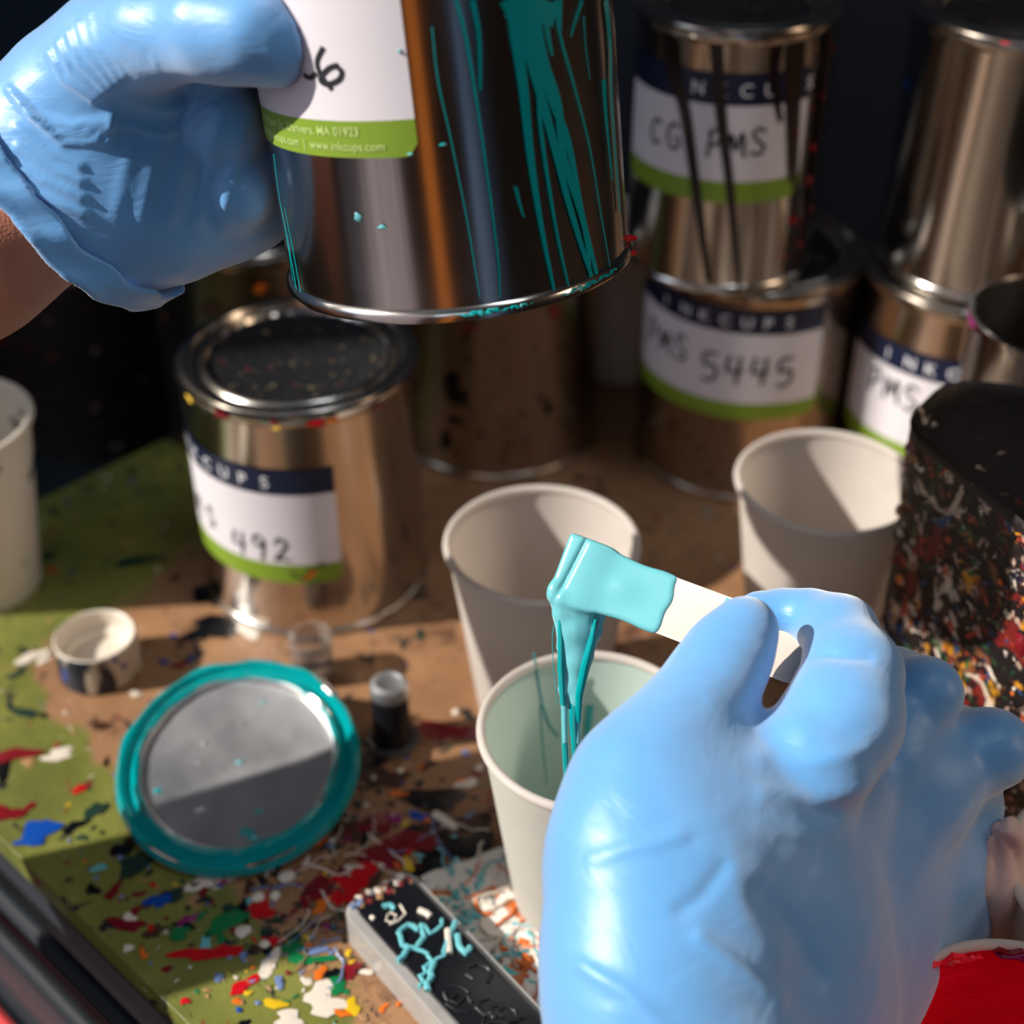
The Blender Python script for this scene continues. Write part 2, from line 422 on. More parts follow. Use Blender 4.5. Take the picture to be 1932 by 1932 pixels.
# ------------------------------------------------------------------ tin cans
def can_body(R, h, mat, parent, name='body', openc=False):
    mb = MB(); b = .0016
    prof = [(0, .0025), (R-.006, .0025), (R-.004, .001), (R-.0012, 0), (R+b*.9, .0004), (R+b, .002), (R+b*.5, .0036), (R, .0042), (R, h-.006), (R+.0006, h-.005), (R+b, h-.003), (R+b*.9, h-.0006), (R, h), (R-.0016, h-.0004)]
    if openc: prof += [(R-.002, h-.002), (R-.0012, h-.006), (R-.0012, .004), (0, .004)]
    mb.lathe(prof, mat, 128); return mb.build(name, parent, ang=40)
def can_lid(R, h, parent, face, ring=M_rim):
    mb = MB(); z = h
    mb.lathe([(R-.0015, z-.003), (R-.001, z+.0002), (R-.003, z+.0016), (R-.0055, z+.0010), (R-.007, z-.0024), (R-.0095, z-.003), (R-.011, z-.0008), (R-.0128, z-.0004), (R-.0140, z-.0022)], ring, 128)
    mb.lathe([(R-.0140, z-.0022), (R-.016, z-.003), (0, z-.003)], face, 96)
    return mb.build('lid', parent, ang=50)
def ang_of(pos, px_off):  # angle on a can for a sideways offset -1..1 seen from the camera (0 = facing the camera)
    f = math.atan2(-pos.y, -pos.x); return f+math.asin(max(-1, min(1, px_off)))
def ink_label(parent, R, a0, width, v0, v1, navy, grn, txt_u=None, txt='INKCUPS', tsz=.0085, hand=None, extra=None):
    mb = MB(); w = Wrap(mb, R, a0)
    w.rect(0, width, v0+grn, v1-navy, M_white); w.rect(0, width, v1-navy, v1, M_navy); w.rect(0, width, v0, v0+grn, M_green, corner=.004)
    if txt_u is not None: w.text(txt, txt_u, v1-navy+(navy-tsz*.7)/2, tsz, M_ltr, gap=.0110)
    if hand:
        for t, u, v, sz, th in hand: w.hand(t, u, v, sz, M_ink, th)
    if extra: extra(w)
    return mb.build('label', parent, smooth=True, ang=60)
def drips(parent, R, a0, items, mat, name='paint_drip'):
    mb = MB(); w = Wrap(mb, R, a0)
    for pts, wd in items: w.stroke(pts, wd, mat, off=.0007)
    return mb.build(name, parent, ang=60)
def blobs_on(parent, R, a0, items, name='paint_spots'):
    if 1 < len(items) <= 6:
        for it in items: blobs_on(parent, R, a0, [it], 'paint_spot')
        return
    mb = MB(); w = Wrap(mb, R, a0)
    for u, v, r, m, sx, sy in items:
        n = 12; c = w.pt(u, v, .0012); vs = [c]
        for i in range(n):
            q = 2*PI*i/n; rr = r*rnd.uniform(.65, 1.25); vs.append(w.pt(u+math.cos(q)*rr*sx, v+math.sin(q)*rr*sy, .0004))
        mb.add(vs, [(0, i+1, (i+1) % n+1) for i in range(n)], m)
    return mb.build(name, parent)

# left can, number ...492
p = Vector((-.098, .590, 0))
c = empty('paint_can', p, 'closed silver ink can marked 492, standing alone behind the teal-smeared lid', 'can')
can_body(.054, .124, M_tin, c); can_lid(.0545, .1245, c, M_liddark)
a_r = ang_of(p, .20)                                       # right end of the label
def sq(w):
    w.stroke([(.104, .040), (.109, .036), (.113, .040), (.119, .044)], .0009, M_ink); w.stroke([(.110, .036), (.116, .040)], .0024, M_orange)
    w.stroke([(.1195, .043), (.1205, .0435)], .0028, M_ink)
ink_label(c, .054, a_r-.128/.054, .128, .033, .096, .0135, .0105, .029, hand=[('PM', .034, .052, .012, .0011), ('S', .058, .052, .011, .0013), ('492', .076, .046, .013, .0013)], extra=sq)
blobs_on(c, .056, a_r, [(-.075+rnd.uniform(0, .12), .121+rnd.uniform(-.002, .002), rnd.uniform(.001, .0026), m, 1.8, .7) for m in (M_yellow, M_yellow, M_crim, M_crim, M_red, M_yellow, M_black, M_crim, M_orange)])
# can behind it to the left
p = Vector((-.142, .732, 0)); c = empty('paint_can', p, 'dim ink can with a paint-smudged rim behind the can marked 492', 'can')
can_body(.054, .124, M_tin2, c); can_lid(.0545, .1245, c, M_liddark)
blobs_on(c, .0545, ang_of(p, 0), [(rnd.uniform(-.07, .07), rnd.uniform(.02, .118), rnd.uniform(.001, .0045), rnd.choice([M_tan, M_orange, M_crim, M_brownp, M_black, M_brownp]), 1.3, .7) for _ in range(26)])
# middle can under the held one
p = Vector((-.008, .722, 0)); c = empty('paint_can', p, 'unlabelled silver can with red smears, directly below and behind the held can', 'can')
can_body(.056, .124, M_tin2, c); can_lid(.0565, .1245, c, M_liddark)
A = ang_of(p, 0)
blobs_on(c, .0565, A, [(-.018, .106, .0026, M_crim, 2.2, .6), (-.014, .094, .0024, M_crim, 1.8, .6), (-.016, .088, .0018, M_black, 1, 1), (-.026, .06, .005, M_black, 1, 1.2), (-.022, .052, .0055, M_black, 1.2, 1), (-.024, .036, .004, M_black, 1.3, .5), (-.03, .022, .004, M_black, .8, 1.6), (.024, .05, .002, M_black, 1, 1), (.028, .042, .003, M_black, .8, 1.3), (.03, .10, .003, M_crim, 1, 1.4), (-.01, .03, .0015, M_brownp, 1, 1)])
# right stack, lower
p = Vector((.126, .703, 0)); c = empty('paint_can', p, 'silver ink can marked PMS 5445 at the bottom of the middle stack', 'can')
can_body(.0565, .123, M_tin2, c); can_lid(.057, .1235, c, M_liddark)
a_l = ang_of(p, -.95)
ink_label(c, .0565, a_l, .112, .052, .115, .0135, .0095, .024, hand=[('PMS', .010, .078, .014, .0017), ('5445', .049, .073, .016, .0019)])
# right stack, upper
p = Vector((.104, .690, .1262)); c = empty('paint_can', p, 'smaller ink can with dark maroon drips, standing on top of the can marked PMS 5445', 'can')
can_body(.0465, .126, M_tin, c); can_lid(.047, .1265, c, M_liddark)
a_l = ang_of(p, -.95)
ink_label(c, .0465, a_l, .098, .047, .108, .0145, .0105, .0295, hand=[('CG', .019, .069, .0125, .0015), ('PMS', .049, .070, .0125, .0015)])
D = [([(.027, .124), (.031, .105), (.0385, .088), (.047, .05), (.056, .006)], (.009, .0028)), ([(.050, .124), (.055, .09), (.061, .06), (.068, .02), (.071, .004)], (.006, .0018)),
     ([(.078, .124), (.077, .11), (.080, .095), (.083, .085)], (.006, .002)), ([(.086, .124), (.087, .1), (.0905, .07), (.092, .055)], (.009, .003)), ([(.101, .124), (.102, .09), (.1035, .05), (.103, .003)], (.024, .014)), ([(.12, .124), (.12, .003)], (.026, .024)), ([(.02, .1235), (.06, .1225), (.12, .1225)], .004)]
drips(c, .0465, a_l, D, M_maroon)
blobs_on(c, .0473, a_l, [(rnd.uniform(.092, .115), rnd.uniform(.01, .12), rnd.uniform(.0008, .0018), rnd.choice([M_crim, M_red, M_brownp]), 1, 1.4) for _ in range(16)])
# far right stack
p = Vector((.2335, .678, 0)); c = empty('paint_can', p, 'ink can at the bottom of the rightmost stack, its navy band reading INK', 'can')
can_body(.0545, .124, M_tin, c); can_lid(.055, .1245, c, M_liddark)
a_l = ang_of(p, -.93)
ink_label(c, .0545, a_l, .112, .034, .098, .0135, .0105, .029, hand=[('PMS', .020, .065, .014, .0017), ('5445', .058, .062, .014, .0017)])
p = Vector((.2385, .682, .1272)); c = empty('paint_can', p, 'tall shiny can on top of the rightmost stack, with a blue paint drop', 'can')
can_body(.0535, .124, M_tin, c); can_lid(.054, .1245, c, M_liddark)
a_l = ang_of(p, -.97)
blobs_on(c, .0537, a_l, [(.008, .090, .0022, M_blue, 1, 1.2), (.062, .123, .002, M_red, 1.2, .8), (.085, .095, .001, M_red, 1, 1)])
mb = MB(); w = Wrap(mb, .0535, ang_of(p, .42)); w.rect(0, .09, .056, .098, M_white); w.rect(0, .09, .047, .056, M_green, corner=.004); mb.build('label', c)
# open can in front of it
p = Vector((.238, .562, 0)); c = empty('paint_can', p, 'open tin with a crimson-smeared rim and golden inside, behind the caked black tub', 'can')
mb = MB(); R, h = .040, .158
mb.lathe([(0, 0), (R, 0), (R, h-.003), (R+.0014, h-.002), (R+.0014, h-.0004), (R, h), (R-.001, h-.001), (R-.0014, h-.004), (R-.0014, .003), (0, .003)], M_tin, 96); mb.build('body', c)
mb = MB(); w = Wrap(mb, R+.0012, ang_of(p, -.9))
for i in range(16): u = rnd.uniform(-.02, .06); w.stroke([(u, h-.001), (u+rnd.uniform(.002, .006), h-.002-rnd.uniform(0, .002))], rnd.uniform(.0012, .003), rnd.choice([M_crim, M_mag, M_crim, M_cream]))
mb.build('paint_spots', c)

# ------------------------------------------------------------------ held can
axis_d = .4745
B0 = at_d(868, 496, axis_d)
aw = (UP*1.0+RT*(-.106)).normalized()                      # image direction of the axis (upwards, leaning left)
tilt = math.radians(27.5)                                  # bottom seen at 18.5 degrees
az = (aw*math.cos(tilt)+(-FW)*math.sin(tilt)).normalized()
ax_ = (-FW - az*(-FW).dot(az)).normalized()                # local +x faces the camera
ay_ = az.cross(ax_)
MH = Matrix((ax_, ay_, az)).transposed().to_4x4(); MH.translation = B0
HR = .0538
held = empty('paint_can', mw=MH, label='large silver ink can held up by the gloved left hand, teal paint running down it', cat='can')
can_body(HR, .128, M_tin, held, openc=True)
def on_can(px, py, M=MH, R=HR):                            # sight line onto the can wall -> (arc from local +x, height)
    inv = M.inverted(); o = inv @ CAM; d = inv.to_3x3() @ ray(px, py)
    A_, B_, C_ = d.x**2+d.y**2, 2*(o.x*d.x+o.y*d.y), o.x**2+o.y**2-R*R
    q = B_*B_-4*A_*C_
    t = (-B_-math.sqrt(max(q, 0)))/(2*A_); h = o+d*t
    return (math.atan2(h.y, h.x)*R, h.z)
def OC(*pts): return [on_can(*p) for p in pts]
rb = on_can(793, 288); 
mb = MB(); w = Wrap(mb, HR, 0)
u1 = on_can(790, 285)[0]; v0 = on_can(740, 297)[1]; vg = on_can(700, 228)[1]; u0 = u1-.100
w.rect(u0, u1, vg, .112, M_white); w.rect(u0, u1, v0, vg, M_green, corner=.0035); w.rect(u0, u1, .112, .124, M_navy)
gh = vg-v0
ut = on_can(677, 245)[0]; w1, _ = text_shape('40 Water St., Danvers, MA 01923', .0034); mx = max(x for x, y in w1)
w.text('40 Water St., Danvers, MA 01923', ut-mx, v0+gh*.60, .0034, M_pale)
t2 = 'info@inkcups.com  |  www.inkcups.com'; w2, _ = text_shape(t2, .0034); mx2 = max(x for x, y in w2)
w.text(t2, on_can(727, 275)[0]-mx2, v0+gh*.20, .0034, M_pale)
for st in ([(612, 88), (600, 115), (607, 140), (628, 168)], [(640, 122), (622, 128), (606, 148), (618, 158), (640, 150), (646, 135), (636, 124)], [(575, 140), (588, 146), (598, 136)]):
    w.stroke(OC(*st), .0014, M_ink)
mb.build('label', held, ang=60)
# teal runs
mb = MB(); w = Wrap(mb, HR, 0)
T = [([(955, 0), (985, 60), (1005, 130), (1040, 260), (1070, 380), (1100, 480), (1118, 532)], (.0040, .0012)), ([(985, 0), (1010, 90), (1040, 190), (1070, 270), (1095, 400), (1125, 525)], (.0034, .0016)),
     ([(970, 0), (972, 60), (985, 160), (1000, 300), (1020, 430), (1045, 552)], (.0046, .0008)), ([(1000, 0), (1020, 110), (1050, 200), (1062, 300), (1100, 430), (1112, 530)], (.0046, .0010)),
     ([(1010, 60), (1015, 150), (1018, 240), (1045, 420), (1072, 545)], (.0022, .0006)), ([(860, 0), (878, 70), (895, 170), (910, 270), (928, 400), (940, 500), (942, 560)], (.0010, .0004)),
     ([(890, 0), (902, 60), (905, 130), (905, 170)], (.0016, .0006)), ([(815, 50), (826, 150), (850, 260), (880, 410), (895, 500), (905, 560)], (.0004, .0003)),
     ([(1045, 0), (1055, 70), (1080, 160), (1110, 280), (1130, 400), (1148, 505)], (.0011, .0006)), ([(1025, 20), (1032, 70), (1040, 105)], (.0022, .0008)), ([(1050, 0), (1053, 60)], (.0034, .0014)),
     ([(1095, 0), (1082, 40), (1074, 70)], (.0016, .0006)), ([(1140, 0), (1148, 90), (1150, 180), (1158, 300), (1166, 400)], (.0040, .0016)), ([(1136, 150), (1140, 220), (1152, 340)], (.0030, .0010)),
     ([(1098, 30), (1102, 90), (1110, 150)], (.0008, .0004)), ([(960, 0), (1045, 30)], .006), ([(965, 15), (1000, 60), (1000, 100)], (.006, .003)),
     ([(520, 290), (530, 370), (545, 450), (556, 530)], (.0008, .0008)), ([(532, 380), (548, 460), (564, 555)], (.0006, .0012)), ([(540, 390), (556, 470), (572, 560)], (.0005, .0008)),
     ([(972, 352), (980, 385), (988, 410)], (.0010, .0003))]
for st, wd in T: w.stroke(OC(*st), wd, M_teal, n=4)
mb.build('paint_drip', held, ang=60)
spots = [(*on_can(676, 409), .0014, M_tealpale, 1, 1), (*on_can(722, 428), .0010, M_tealpale, 1.4, .8), (*on_can(755, 96), .0006, M_tealpale, 1, 1), (*on_can(775, 290), .0007, M_tealpale, 1.4, .7), (*on_can(835, 272), .0006, M_teal, 1.6, .7)]
blobs_on(held, HR, 0, spots)
mb = MB()
for px0, px1, wd in ((850, 960, .0010), (1040, 1135, .0009), (940, 1000, .0006), (1100, 1168, .0006)):
    th0, th1 = on_can(px0, 545)[0]/HR, on_can(px1, 500)[0]/HR
    pts = [Vector(((HR+.0013)*math.cos(th0+(th1-th0)*i/24), (HR+.0013)*math.sin(th0+(th1-th0)*i/24), .0022+.0003*math.sin(i*.9))) for i in range(25)]
    mb.tube(pts, [max(.1, math.sin(PI*i/24))*wd*(.8+.3*math.sin(i*1.9)) for i in range(25)], M_teal, 6)
for px, py, m in ((1187, 450, M_red), (1187, 478, M_red)):
    q = on_can(px-3, py); mb.tube([Vector(((HR+k)*math.cos(q[0]/HR), (HR+k)*math.sin(q[0]/HR), max(q[1], .001))) for k in (0, .0016, .003)], [.0012, .001, .0004], m, 6)
mb.build('dried_paint', held)

# ------------------------------------------------------------------ paper cups
def cup(pos, label, R=.0415, rb=.0275, h=.092, mat=M_paper, inside=None, group=None, rot=None, name='paper_cup'):
    c = empty(name, pos, label, 'cup', group)
    if rot is not None: c.rotation_euler = rot
    mb = MB(); k = (R-.0022-rb)/h
    mb.lathe([(0, .006), (rb-.001, .006), (rb-.0008, 0), (rb, 0), (R-.0022, h-.004)], mat, 96)
    mb.lathe([(R-.0028, h-.004), (rb+.0006, .007), (rb-.002, .0065), (0, .0065)], inside or mat, 96)
    mb.build('body', c)
    mb = MB(); t = .0019
    mb.lathe([(R-.0022+t*.9*math.cos(q)+.0003, h-.0030+t*math.sin(q)) for q in [i*2*PI/14 for i in range(15)]], mat, 96); mb.build('rim', c)
    return c
fc = cup((.0285, .383, 0), 'white paper cup receiving the falling teal paint, nearest full cup, mint-tinted inside', inside=M_papermint)
mb = MB(); w = Wrap(mb, .0400, 0); w.R = .0402
def cup_in(px, py):      # sight line onto the far inner wall of the front cup
    o = CAM-Vector((.0285, .383, 0)); d = ray(px, py); z0, k = .0275+.0006, (.0415-.0028-.0281)/.088
    # r = z0 + k z
    A_ = d.x**2+d.y**2-(k*d.z)**2; B_ = 2*(o.x*d.x+o.y*d.y-(z0+k*o.z)*k*d.z); C_ = o.x**2+o.y**2-(z0+k*o.z)**2
    t = (-B_+math.sqrt(max(0, B_*B_-4*A_*C_)))/(2*A_); q = o+d*t
    n = Vector((q.x, q.y, 0)).normalized(); return q-n*.0005
for st, r in (([(1006, 1232), (1012, 1270), (1022, 1330), (1034, 1365), (1052, 1388)], .0004), ([(1018, 1330), (1022, 1400), (1030, 1480)], .00025), ([(1113, 1330), (1108, 1370), (1104, 1420), (1100, 1450)], .0014)):
    pp = [cup_in(*q) for q in st]; P2 = []
    for i in range(len(pp)-1): P2 += [pp[i].lerp(pp[i+1], k/4) for k in range(4)]
    mb = MB(); mb.tube(P2+[pp[-1]], r, M_teal, 6); mb.build('paint_drip', fc)
cup((.0125, .4925, 0), 'clean white paper cup behind the one being filled with teal paint')
cup((.1395, .5375, 0), 'clean white paper cup between the can marked PMS 5445 and the caked black tub')
cup((-.263, .578, 0), 'paper cup with black ink smears, cut off by the left edge of the photo', mat=M_smear, h=.097)
# cups in the lower right corner
cup((.2, .3144, 0), 'white paper cup at the right edge of the photo, above the red cup', inside=M_cream)
cup((.066, .795, 0), 'pale cup far back in the gap between the unlabelled can and the middle stack')
rc = cup((.1470, .250, 0), 'cup with its inside coated in bright red paint, lower right corner', inside=M_redcup)
mb = MB()
for i in range(60):
    q = rnd.uniform(0, 2*PI); r = .0385-rnd.uniform(0, .0006); z = .0885-rnd.uniform(0, .004)
    mb.tube([Vector((r*math.cos(q+k*.06), r*math.sin(q+k*.06), z+.0008*math.sin(k*2+i))) for k in range(6)], [.0004, .0012, .0015, .0013, .0009, .0003], rnd.choice([M_mag, M_redcup, M_redcup, M_crim]), 6)
mb.build('dried_paint', rc)
ts = at_z(1862, 1650, .085); tsb = Vector((ts.x, ts.y, 0))
M_tissue = plain('tissue', 'd8b8b0', .8, var=.1)
tis = empty('crumpled_tissue', tsb, 'pale pink crumpled tissue between the right gloved hand and the right-edge cup', 'tissue')
tchains = [(.006, [(Vector((-.004, 0, .012)), .012), (Vector((0, .002, .05)), .011), (Vector((.002, 0, .085)), .009), (Vector((.003, .002, .104)), .004)]), (.004, [(Vector((-.008, -.004, .03)), .009), (Vector((-.006, -.004, .075)), .005)]), (.004, [(Vector((.008, -.004, .01)), .01), (Vector((.009, -.003, .07)), .004)])]
tf, tlo, thi = chains_fn(tchains)
def tdisp(co): a_ = np.arctan2(co[:, 1], co[:, 0]); return .0016*np.abs(np.sin(a_*3+co[:, 2]*60+np.sin(co[:, 2]*110)))-.001*np.sin(co[:, 2]*170+a_*2)
def tf2(X, Y, Z): return np.maximum(tf(X, Y, Z), -Z)
net_object('sheet', tf2, tlo, thi, .0013, M_tissue, tis, disp=None if False else tdisp)
# dark crate added behind the cans to give the dark background
cr = empty('dark_backdrop', (.22, .90, .0012), 'dark navy crate added for darkness behind the stacked cans at the back of the table', 'backdrop')
mb = MB(); mb.box((-.30, -.05, 0), (.30, .12, .33), M_backdrop); mb.build('body', cr, smooth=False)
mb = MB(); mb.box((-.305, -.055, .33), (.305, .125, .345), M_backdrop); mb.build('lid', cr, smooth=False)
# stool with a paint-stained bucket left behind the table
st = empty('stool', (-.30, .90, -.62), 'dark stool standing on the floor behind the table', 'stool')
mb = MB(); mb.lathe([(0, .50), (.13, .50), (.135, .505), (.135, .52), (.13, .525), (0, .525)], M_darksteel, 48); mb.build('seat', st)
for i in range(4):
    q = PI/4+i*PI/2; mb = MB(); mb.tube([(.14*math.cos(q), .14*math.sin(q), 0), (.10*math.cos(q), .10*math.sin(q), .502)], .011, M_darksteel, 10); mb.build('leg', st)
bk = empty('bucket', (-.285, .88, -.095), 'blurred brown paint-stained bucket in the dark at the far left, behind the cans', 'bucket')
mb = MB(); mb.lathe([(0, 0), (.058, 0), (.066, .148), (.070, .150), (.070, .154), (.064, .154), (.057, .004), (0, .004)], M_tubtop, 64); mb.build('body', bk)

# ------------------------------------------------------------------ teal lid, leaning with its far side up
lp = at_z(449, 1440, .016)
tl = empty('loose_lid', lp, 'round metal can lid ringed with wet teal paint, lying on the splattered table', 'lid', rot=(math.radians(14), math.radians(-1.5), 0))
mb = MB(); R = .0505
mb.lathe([(0, .0006), (.0375, .0006), (.0392, .0010), (.0400, .0030), (.0412, .0034)], M_galv, 128)
mb.lathe([(0, -.0002), (.0375, -.0002), (.0400, .0020), (.0412, .0024), (.0440, -.0010), (.0470, -.0006), (.0485, .0012), (R, -.002)], M_rim, 128); mb.build('disc', tl)
mb = MB(); n = 160; vs = []
for i in range(n):
    a = 2*PI*i/n; e = .0006*math.sin(a*7)+.0005*math.sin(a*13+1)
    for r, z in ((.0402+e*.6, .0031), (.0416, .0042), (.0428, .0030), (.0442, .0005), (.0462, .0010), (.0478, .0034), (.0492+e, .0036), (.0506+e*.5, .0012), (.0510, -.0012)):
        vs.append((r*math.cos(a), r*math.sin(a), z+.0001*math.sin(a*20)))
mb.add(vs, [(i*9+k, ((i+1) % n)*9+k, ((i+1) % n)*9+k+1, i*9+k+1) for i in range(n) for k in range(8)], M_teal)
for i in range(7):
    a = rnd.uniform(0, 2*PI); r = rnd.choice([.0420, .0494, .0500]); L = rnd.uniform(.15, .5)
    mb.tube([Vector((r*math.cos(a+L*k/8), r*math.sin(a+L*k/8), .0037)) for k in range(9)], [.0002]+[.0006]*7+[.0002], M_rim, 6)
mb.build('paint_ring', tl)
mb = MB()
for px, py, r, m in ((290, 1475, .0016, M_teal), (365, 1505, .0018, M_galv), (480, 1510, .0015, M_teal), (455, 1545, .0025, M_teal), (470, 1555, .0018, M_teal), (500, 1335, .001, M_tealpale), (450, 1430, .0012, M_tealpale), (372, 1430, .0009, M_galv), (458, 1368, .0009, M_galv), (385, 1400, .0009, M_galv), (415, 1440, .0009, M_galv)):
    q = tl.matrix_basis.inverted() @ at_z(px, py, .02); x, y = q.x, q.y
    vs = [(x, y, .0016)]+[(x+math.cos(k*PI/5)*r*rnd.uniform(.6, 1.4)*1.5, y+math.sin(k*PI/5)*r*rnd.uniform(.6, 1.3)*.8, .0007) for k in range(10)]
    mb.add(vs, [(0, k+1, (k+1) % 10+1) for k in range(10)], m)
mb.build('paint_spots', tl)

# ------------------------------------------------------------------ small things on the table
p = at_z(178, 1200, .020); c = empty('bottle_cap', (p.x, p.y, 0), 'small round white cap with dark ink down its side, left of the teal lid', 'cap')
mb = MB(); R = .0188
mb.lathe([(0, 0), (R-.001, 0), (R, .001), (R, .018), (R-.0004, .0202)], M_capdark, 64)
mb.lathe([(R-.0004, .0202), (R-.001, .0208), (R-.0018, .0202), (R-.002, .012), (R-.005, .011), (R-.006, .0085), (0, .0085)], M_cream, 64); mb.build('body', c)
# black plug with a flange
p = at_z(741, 1398, 0); c = empty('plastic_plug', (p.x, p.y, 0), 'small black plug with a silvery domed top and flanged foot, right of the teal lid', 'plug')
mb = MB(); mb.lathe([(0, .0), (.0112, 0), (.0118, .0012), (.011, .0026), (.0092, .003)], M_clear, 48); mb.build('flange', c)
mb = MB(); mb.lathe([(0, .003), (.0090, .0031), (.0083, .006), (.0080, .027), (.0078, .028)], M_blackplastic, 48); mb.build('body', c)
mb = MB(); mb.lathe([(.0078, .028), (.0083, .0285), (.0083, .033), (.0078, .0345), (.006, .0352), (.004, .0342), (0, .034)], M_galv, 48); mb.build('top', c)
# clear vial
p = at_z(592, 1275, 0); c = empty('plastic_vial', (p.x, p.y, 0), 'clear little cylinder between the teal lid and the can marked 492', 'vial')
mb = MB(); mb.lathe([(0, 0), (.0095, 0), (.0098, .001), (.0098, .022), (.0102, .0228), (.0102, .0245), (.0092, .025), (.0086, .0242), (.0084, .002), (0, .002)], M_clear, 48); mb.build('body', c)
mb = MB(); mb.lathe([(0, .0022), (.0083, .0022), (.0083, .008), (0, .008)], M_capdark, 32); mb.build('contents', c)

# ------------------------------------------------------------------ caked tub
poly0 = [(.150, .480), (.174, .512), (.206, .506), (.246, .474), (.252, .425), (.220, .386), (.186, .392)]
def rounded(poly, r=.012, n=5):
    out = []; m = len(poly)
    for i in range(m):
        a, b, c2 = Vector(poly[i-1]), Vector(poly[i]), Vector(poly[(i+1) % m]); d1 = (a-b); d2 = (c2-b); rr = min(r, d1.length*.45, d2.length*.45)
        p1, p2 = b+d1.normalized()*rr, b+d2.normalized()*rr
        for k in range(n+1): t = k/n; out.append(tuple(p1*(1-t)**2+b*2*t*(1-t)+p2*t*t))
    return out
tcx = (.203, .450)
tub = empty('paint_tub', (tcx[0], tcx[1], 0), 'black tub caked all over with speckled dried paint, beside the right hand', 'tub')
pl = [(x-tcx[0], y-tcx[1]) for x, y in rounded(poly0[::-1])]
zt = .155; n = len(pl)
mb = MB(); K = 40; vs = []
for k in range(K+1):
    t = k/K; z = zt*t; s_ = .90+.10*t
    for i, (x, y) in enumerate(pl):
        e = 1+.012*math.sin(i*1.3+k*.6)*math.sin(k*.9+i*.5) if k not in (0, K) else 1
        vs.append((x*s_*e, y*s_*e, z))
mb.add(vs, [(k*n+i, k*n+(i+1) % n, (k+1)*n+(i+1) % n, (k+1)*n+i) for k in range(K) for i in range(n)]+[tuple(range(n))[::-1]], M_tub)
mb.build('body', tub, ang=60)
mb = MB(); rings = [(1.0, zt-.002), (1.01, zt+.001), (.985, zt+.0028), (.955, zt+.0012), (.94, zt-.004), (.5, zt-.0045)]
vs = [(x*s_, y*s_, z) for s_, z in rings for x, y in pl]
mb.add(vs, [(r*n+i, r*n+(i+1) % n, (r+1)*n+(i+1) % n, (r+1)*n+i) for r in range(5) for i in range(n)]+[tuple(5*n+i for i in range(n))], M_tubtop)
mb.build('lid', tub, ang=60)
# clumps on the side facing the camera
mb = MB()
for i in range(420):
    k = rnd.randrange(n); x0, y0 = pl[k]; x1, y1 = pl[(k+1) % n]; t = rnd.random(); z = rnd.uniform(.01, zt-.004); s_ = .90+.10*z/zt
    x, y = (x0+(x1-x0)*t)*s_, (y0+(y1-y0)*t)*s_
    nrm = Vector((y1-y0, -(x1-x0), 0)); 
    if nrm.length < 1e-6: continue
    nrm.normalize()
    if nrm.dot(Vector((x, y, 0))) < 0: nrm = -nrm
    if nrm.y > .5: continue
    r = rnd.choice([.0008, .0012, .0018, .0026]); tz = Vector((0, 0, 1)); tx = nrm.cross(tz); rot = rnd.uniform(0, PI); ll = rnd.uniform(1, 1.9)
    c0 = Vector((x, y, z))+nrm*.0003; m = rnd.choice([M_cream, M_cream, M_tan, M_crim, M_black, M_black, M_dgreen, M_brownp, M_brownp, M_yellow, M_crim, M_orange, M_blue, M_tan])
    vs = [c0+nrm*r*.6]; nn = 9
    for ring, h_, q_ in ((.6, .4, 0), (1, -.2, 0)):
        for j in range(nn):
            q = 2*PI*j/nn; rr = r*ring*rnd.uniform(.7, 1.25); u_, v_ = math.cos(q)*rr*ll, math.sin(q)*rr
            vs.append(c0+tx*(u_*math.cos(rot)-v_*math.sin(rot))+tz*(u_*math.sin(rot)+v_*math.cos(rot))+nrm*h_*r)
    fs = [(0, j+1, (j+1) % nn+1) for j in range(nn)]+[(1+j, 1+nn+j, 1+nn+(j+1) % nn, 1+(j+1) % nn) for j in range(nn)]
    mb.add(vs, fs, m)
cl = mb.build('dried_paint', tub); tag(cl, kind='stuff')

# ------------------------------------------------------------------ work table
ea = math.radians(-43.5); e1 = Vector((math.cos(ea), math.sin(ea))); e2 = Vector((-e1.y, e1.x))
pn = Vector((-.161, .366)); pb = Vector((-.223, .681))      # a point on the near edge and one on the far-left edge
s_ = (pb-pn).dot(e1); c0 = pn+e1*s_
table = empty('work_table', (c0.x, c0.y, 0), 'low paint-splattered work table with a green and brown top and dark steel drawers', 'table', rot=(0, 0, ea))
mb = MB(); Lx, Ly, th = .85, .80, .012
mb.prism([(0, 0), (Lx, 0), (Lx, Ly), (0, Ly)], -th, 0, M_table, bev=.0004, c=(Lx/2, Ly/2)); mb.build('tabletop', table, ang=25)
mb = MB(); mb.box((.014, .012, -.60), (Lx-.014, Ly-.014, -th), M_darksteel); mb.build('cabinet', table, smooth=False)
for i, (za, zb) in enumerate(((-.020, -.052), (-.060, -.150), (-.158, -.30))):
    mb = MB(); mb.box((.03, .002, zb), (Lx-.03, .0115, za), M_greysteel); d = mb.build('drawer', table, smooth=False)
    mb = MB(); mb.tube([(.05, -.006, za-.012), (Lx-.05, -.006, za-.012)], .004, M_redplastic if i == 2 else M_darksteel, 10); mb.build('handle', d)
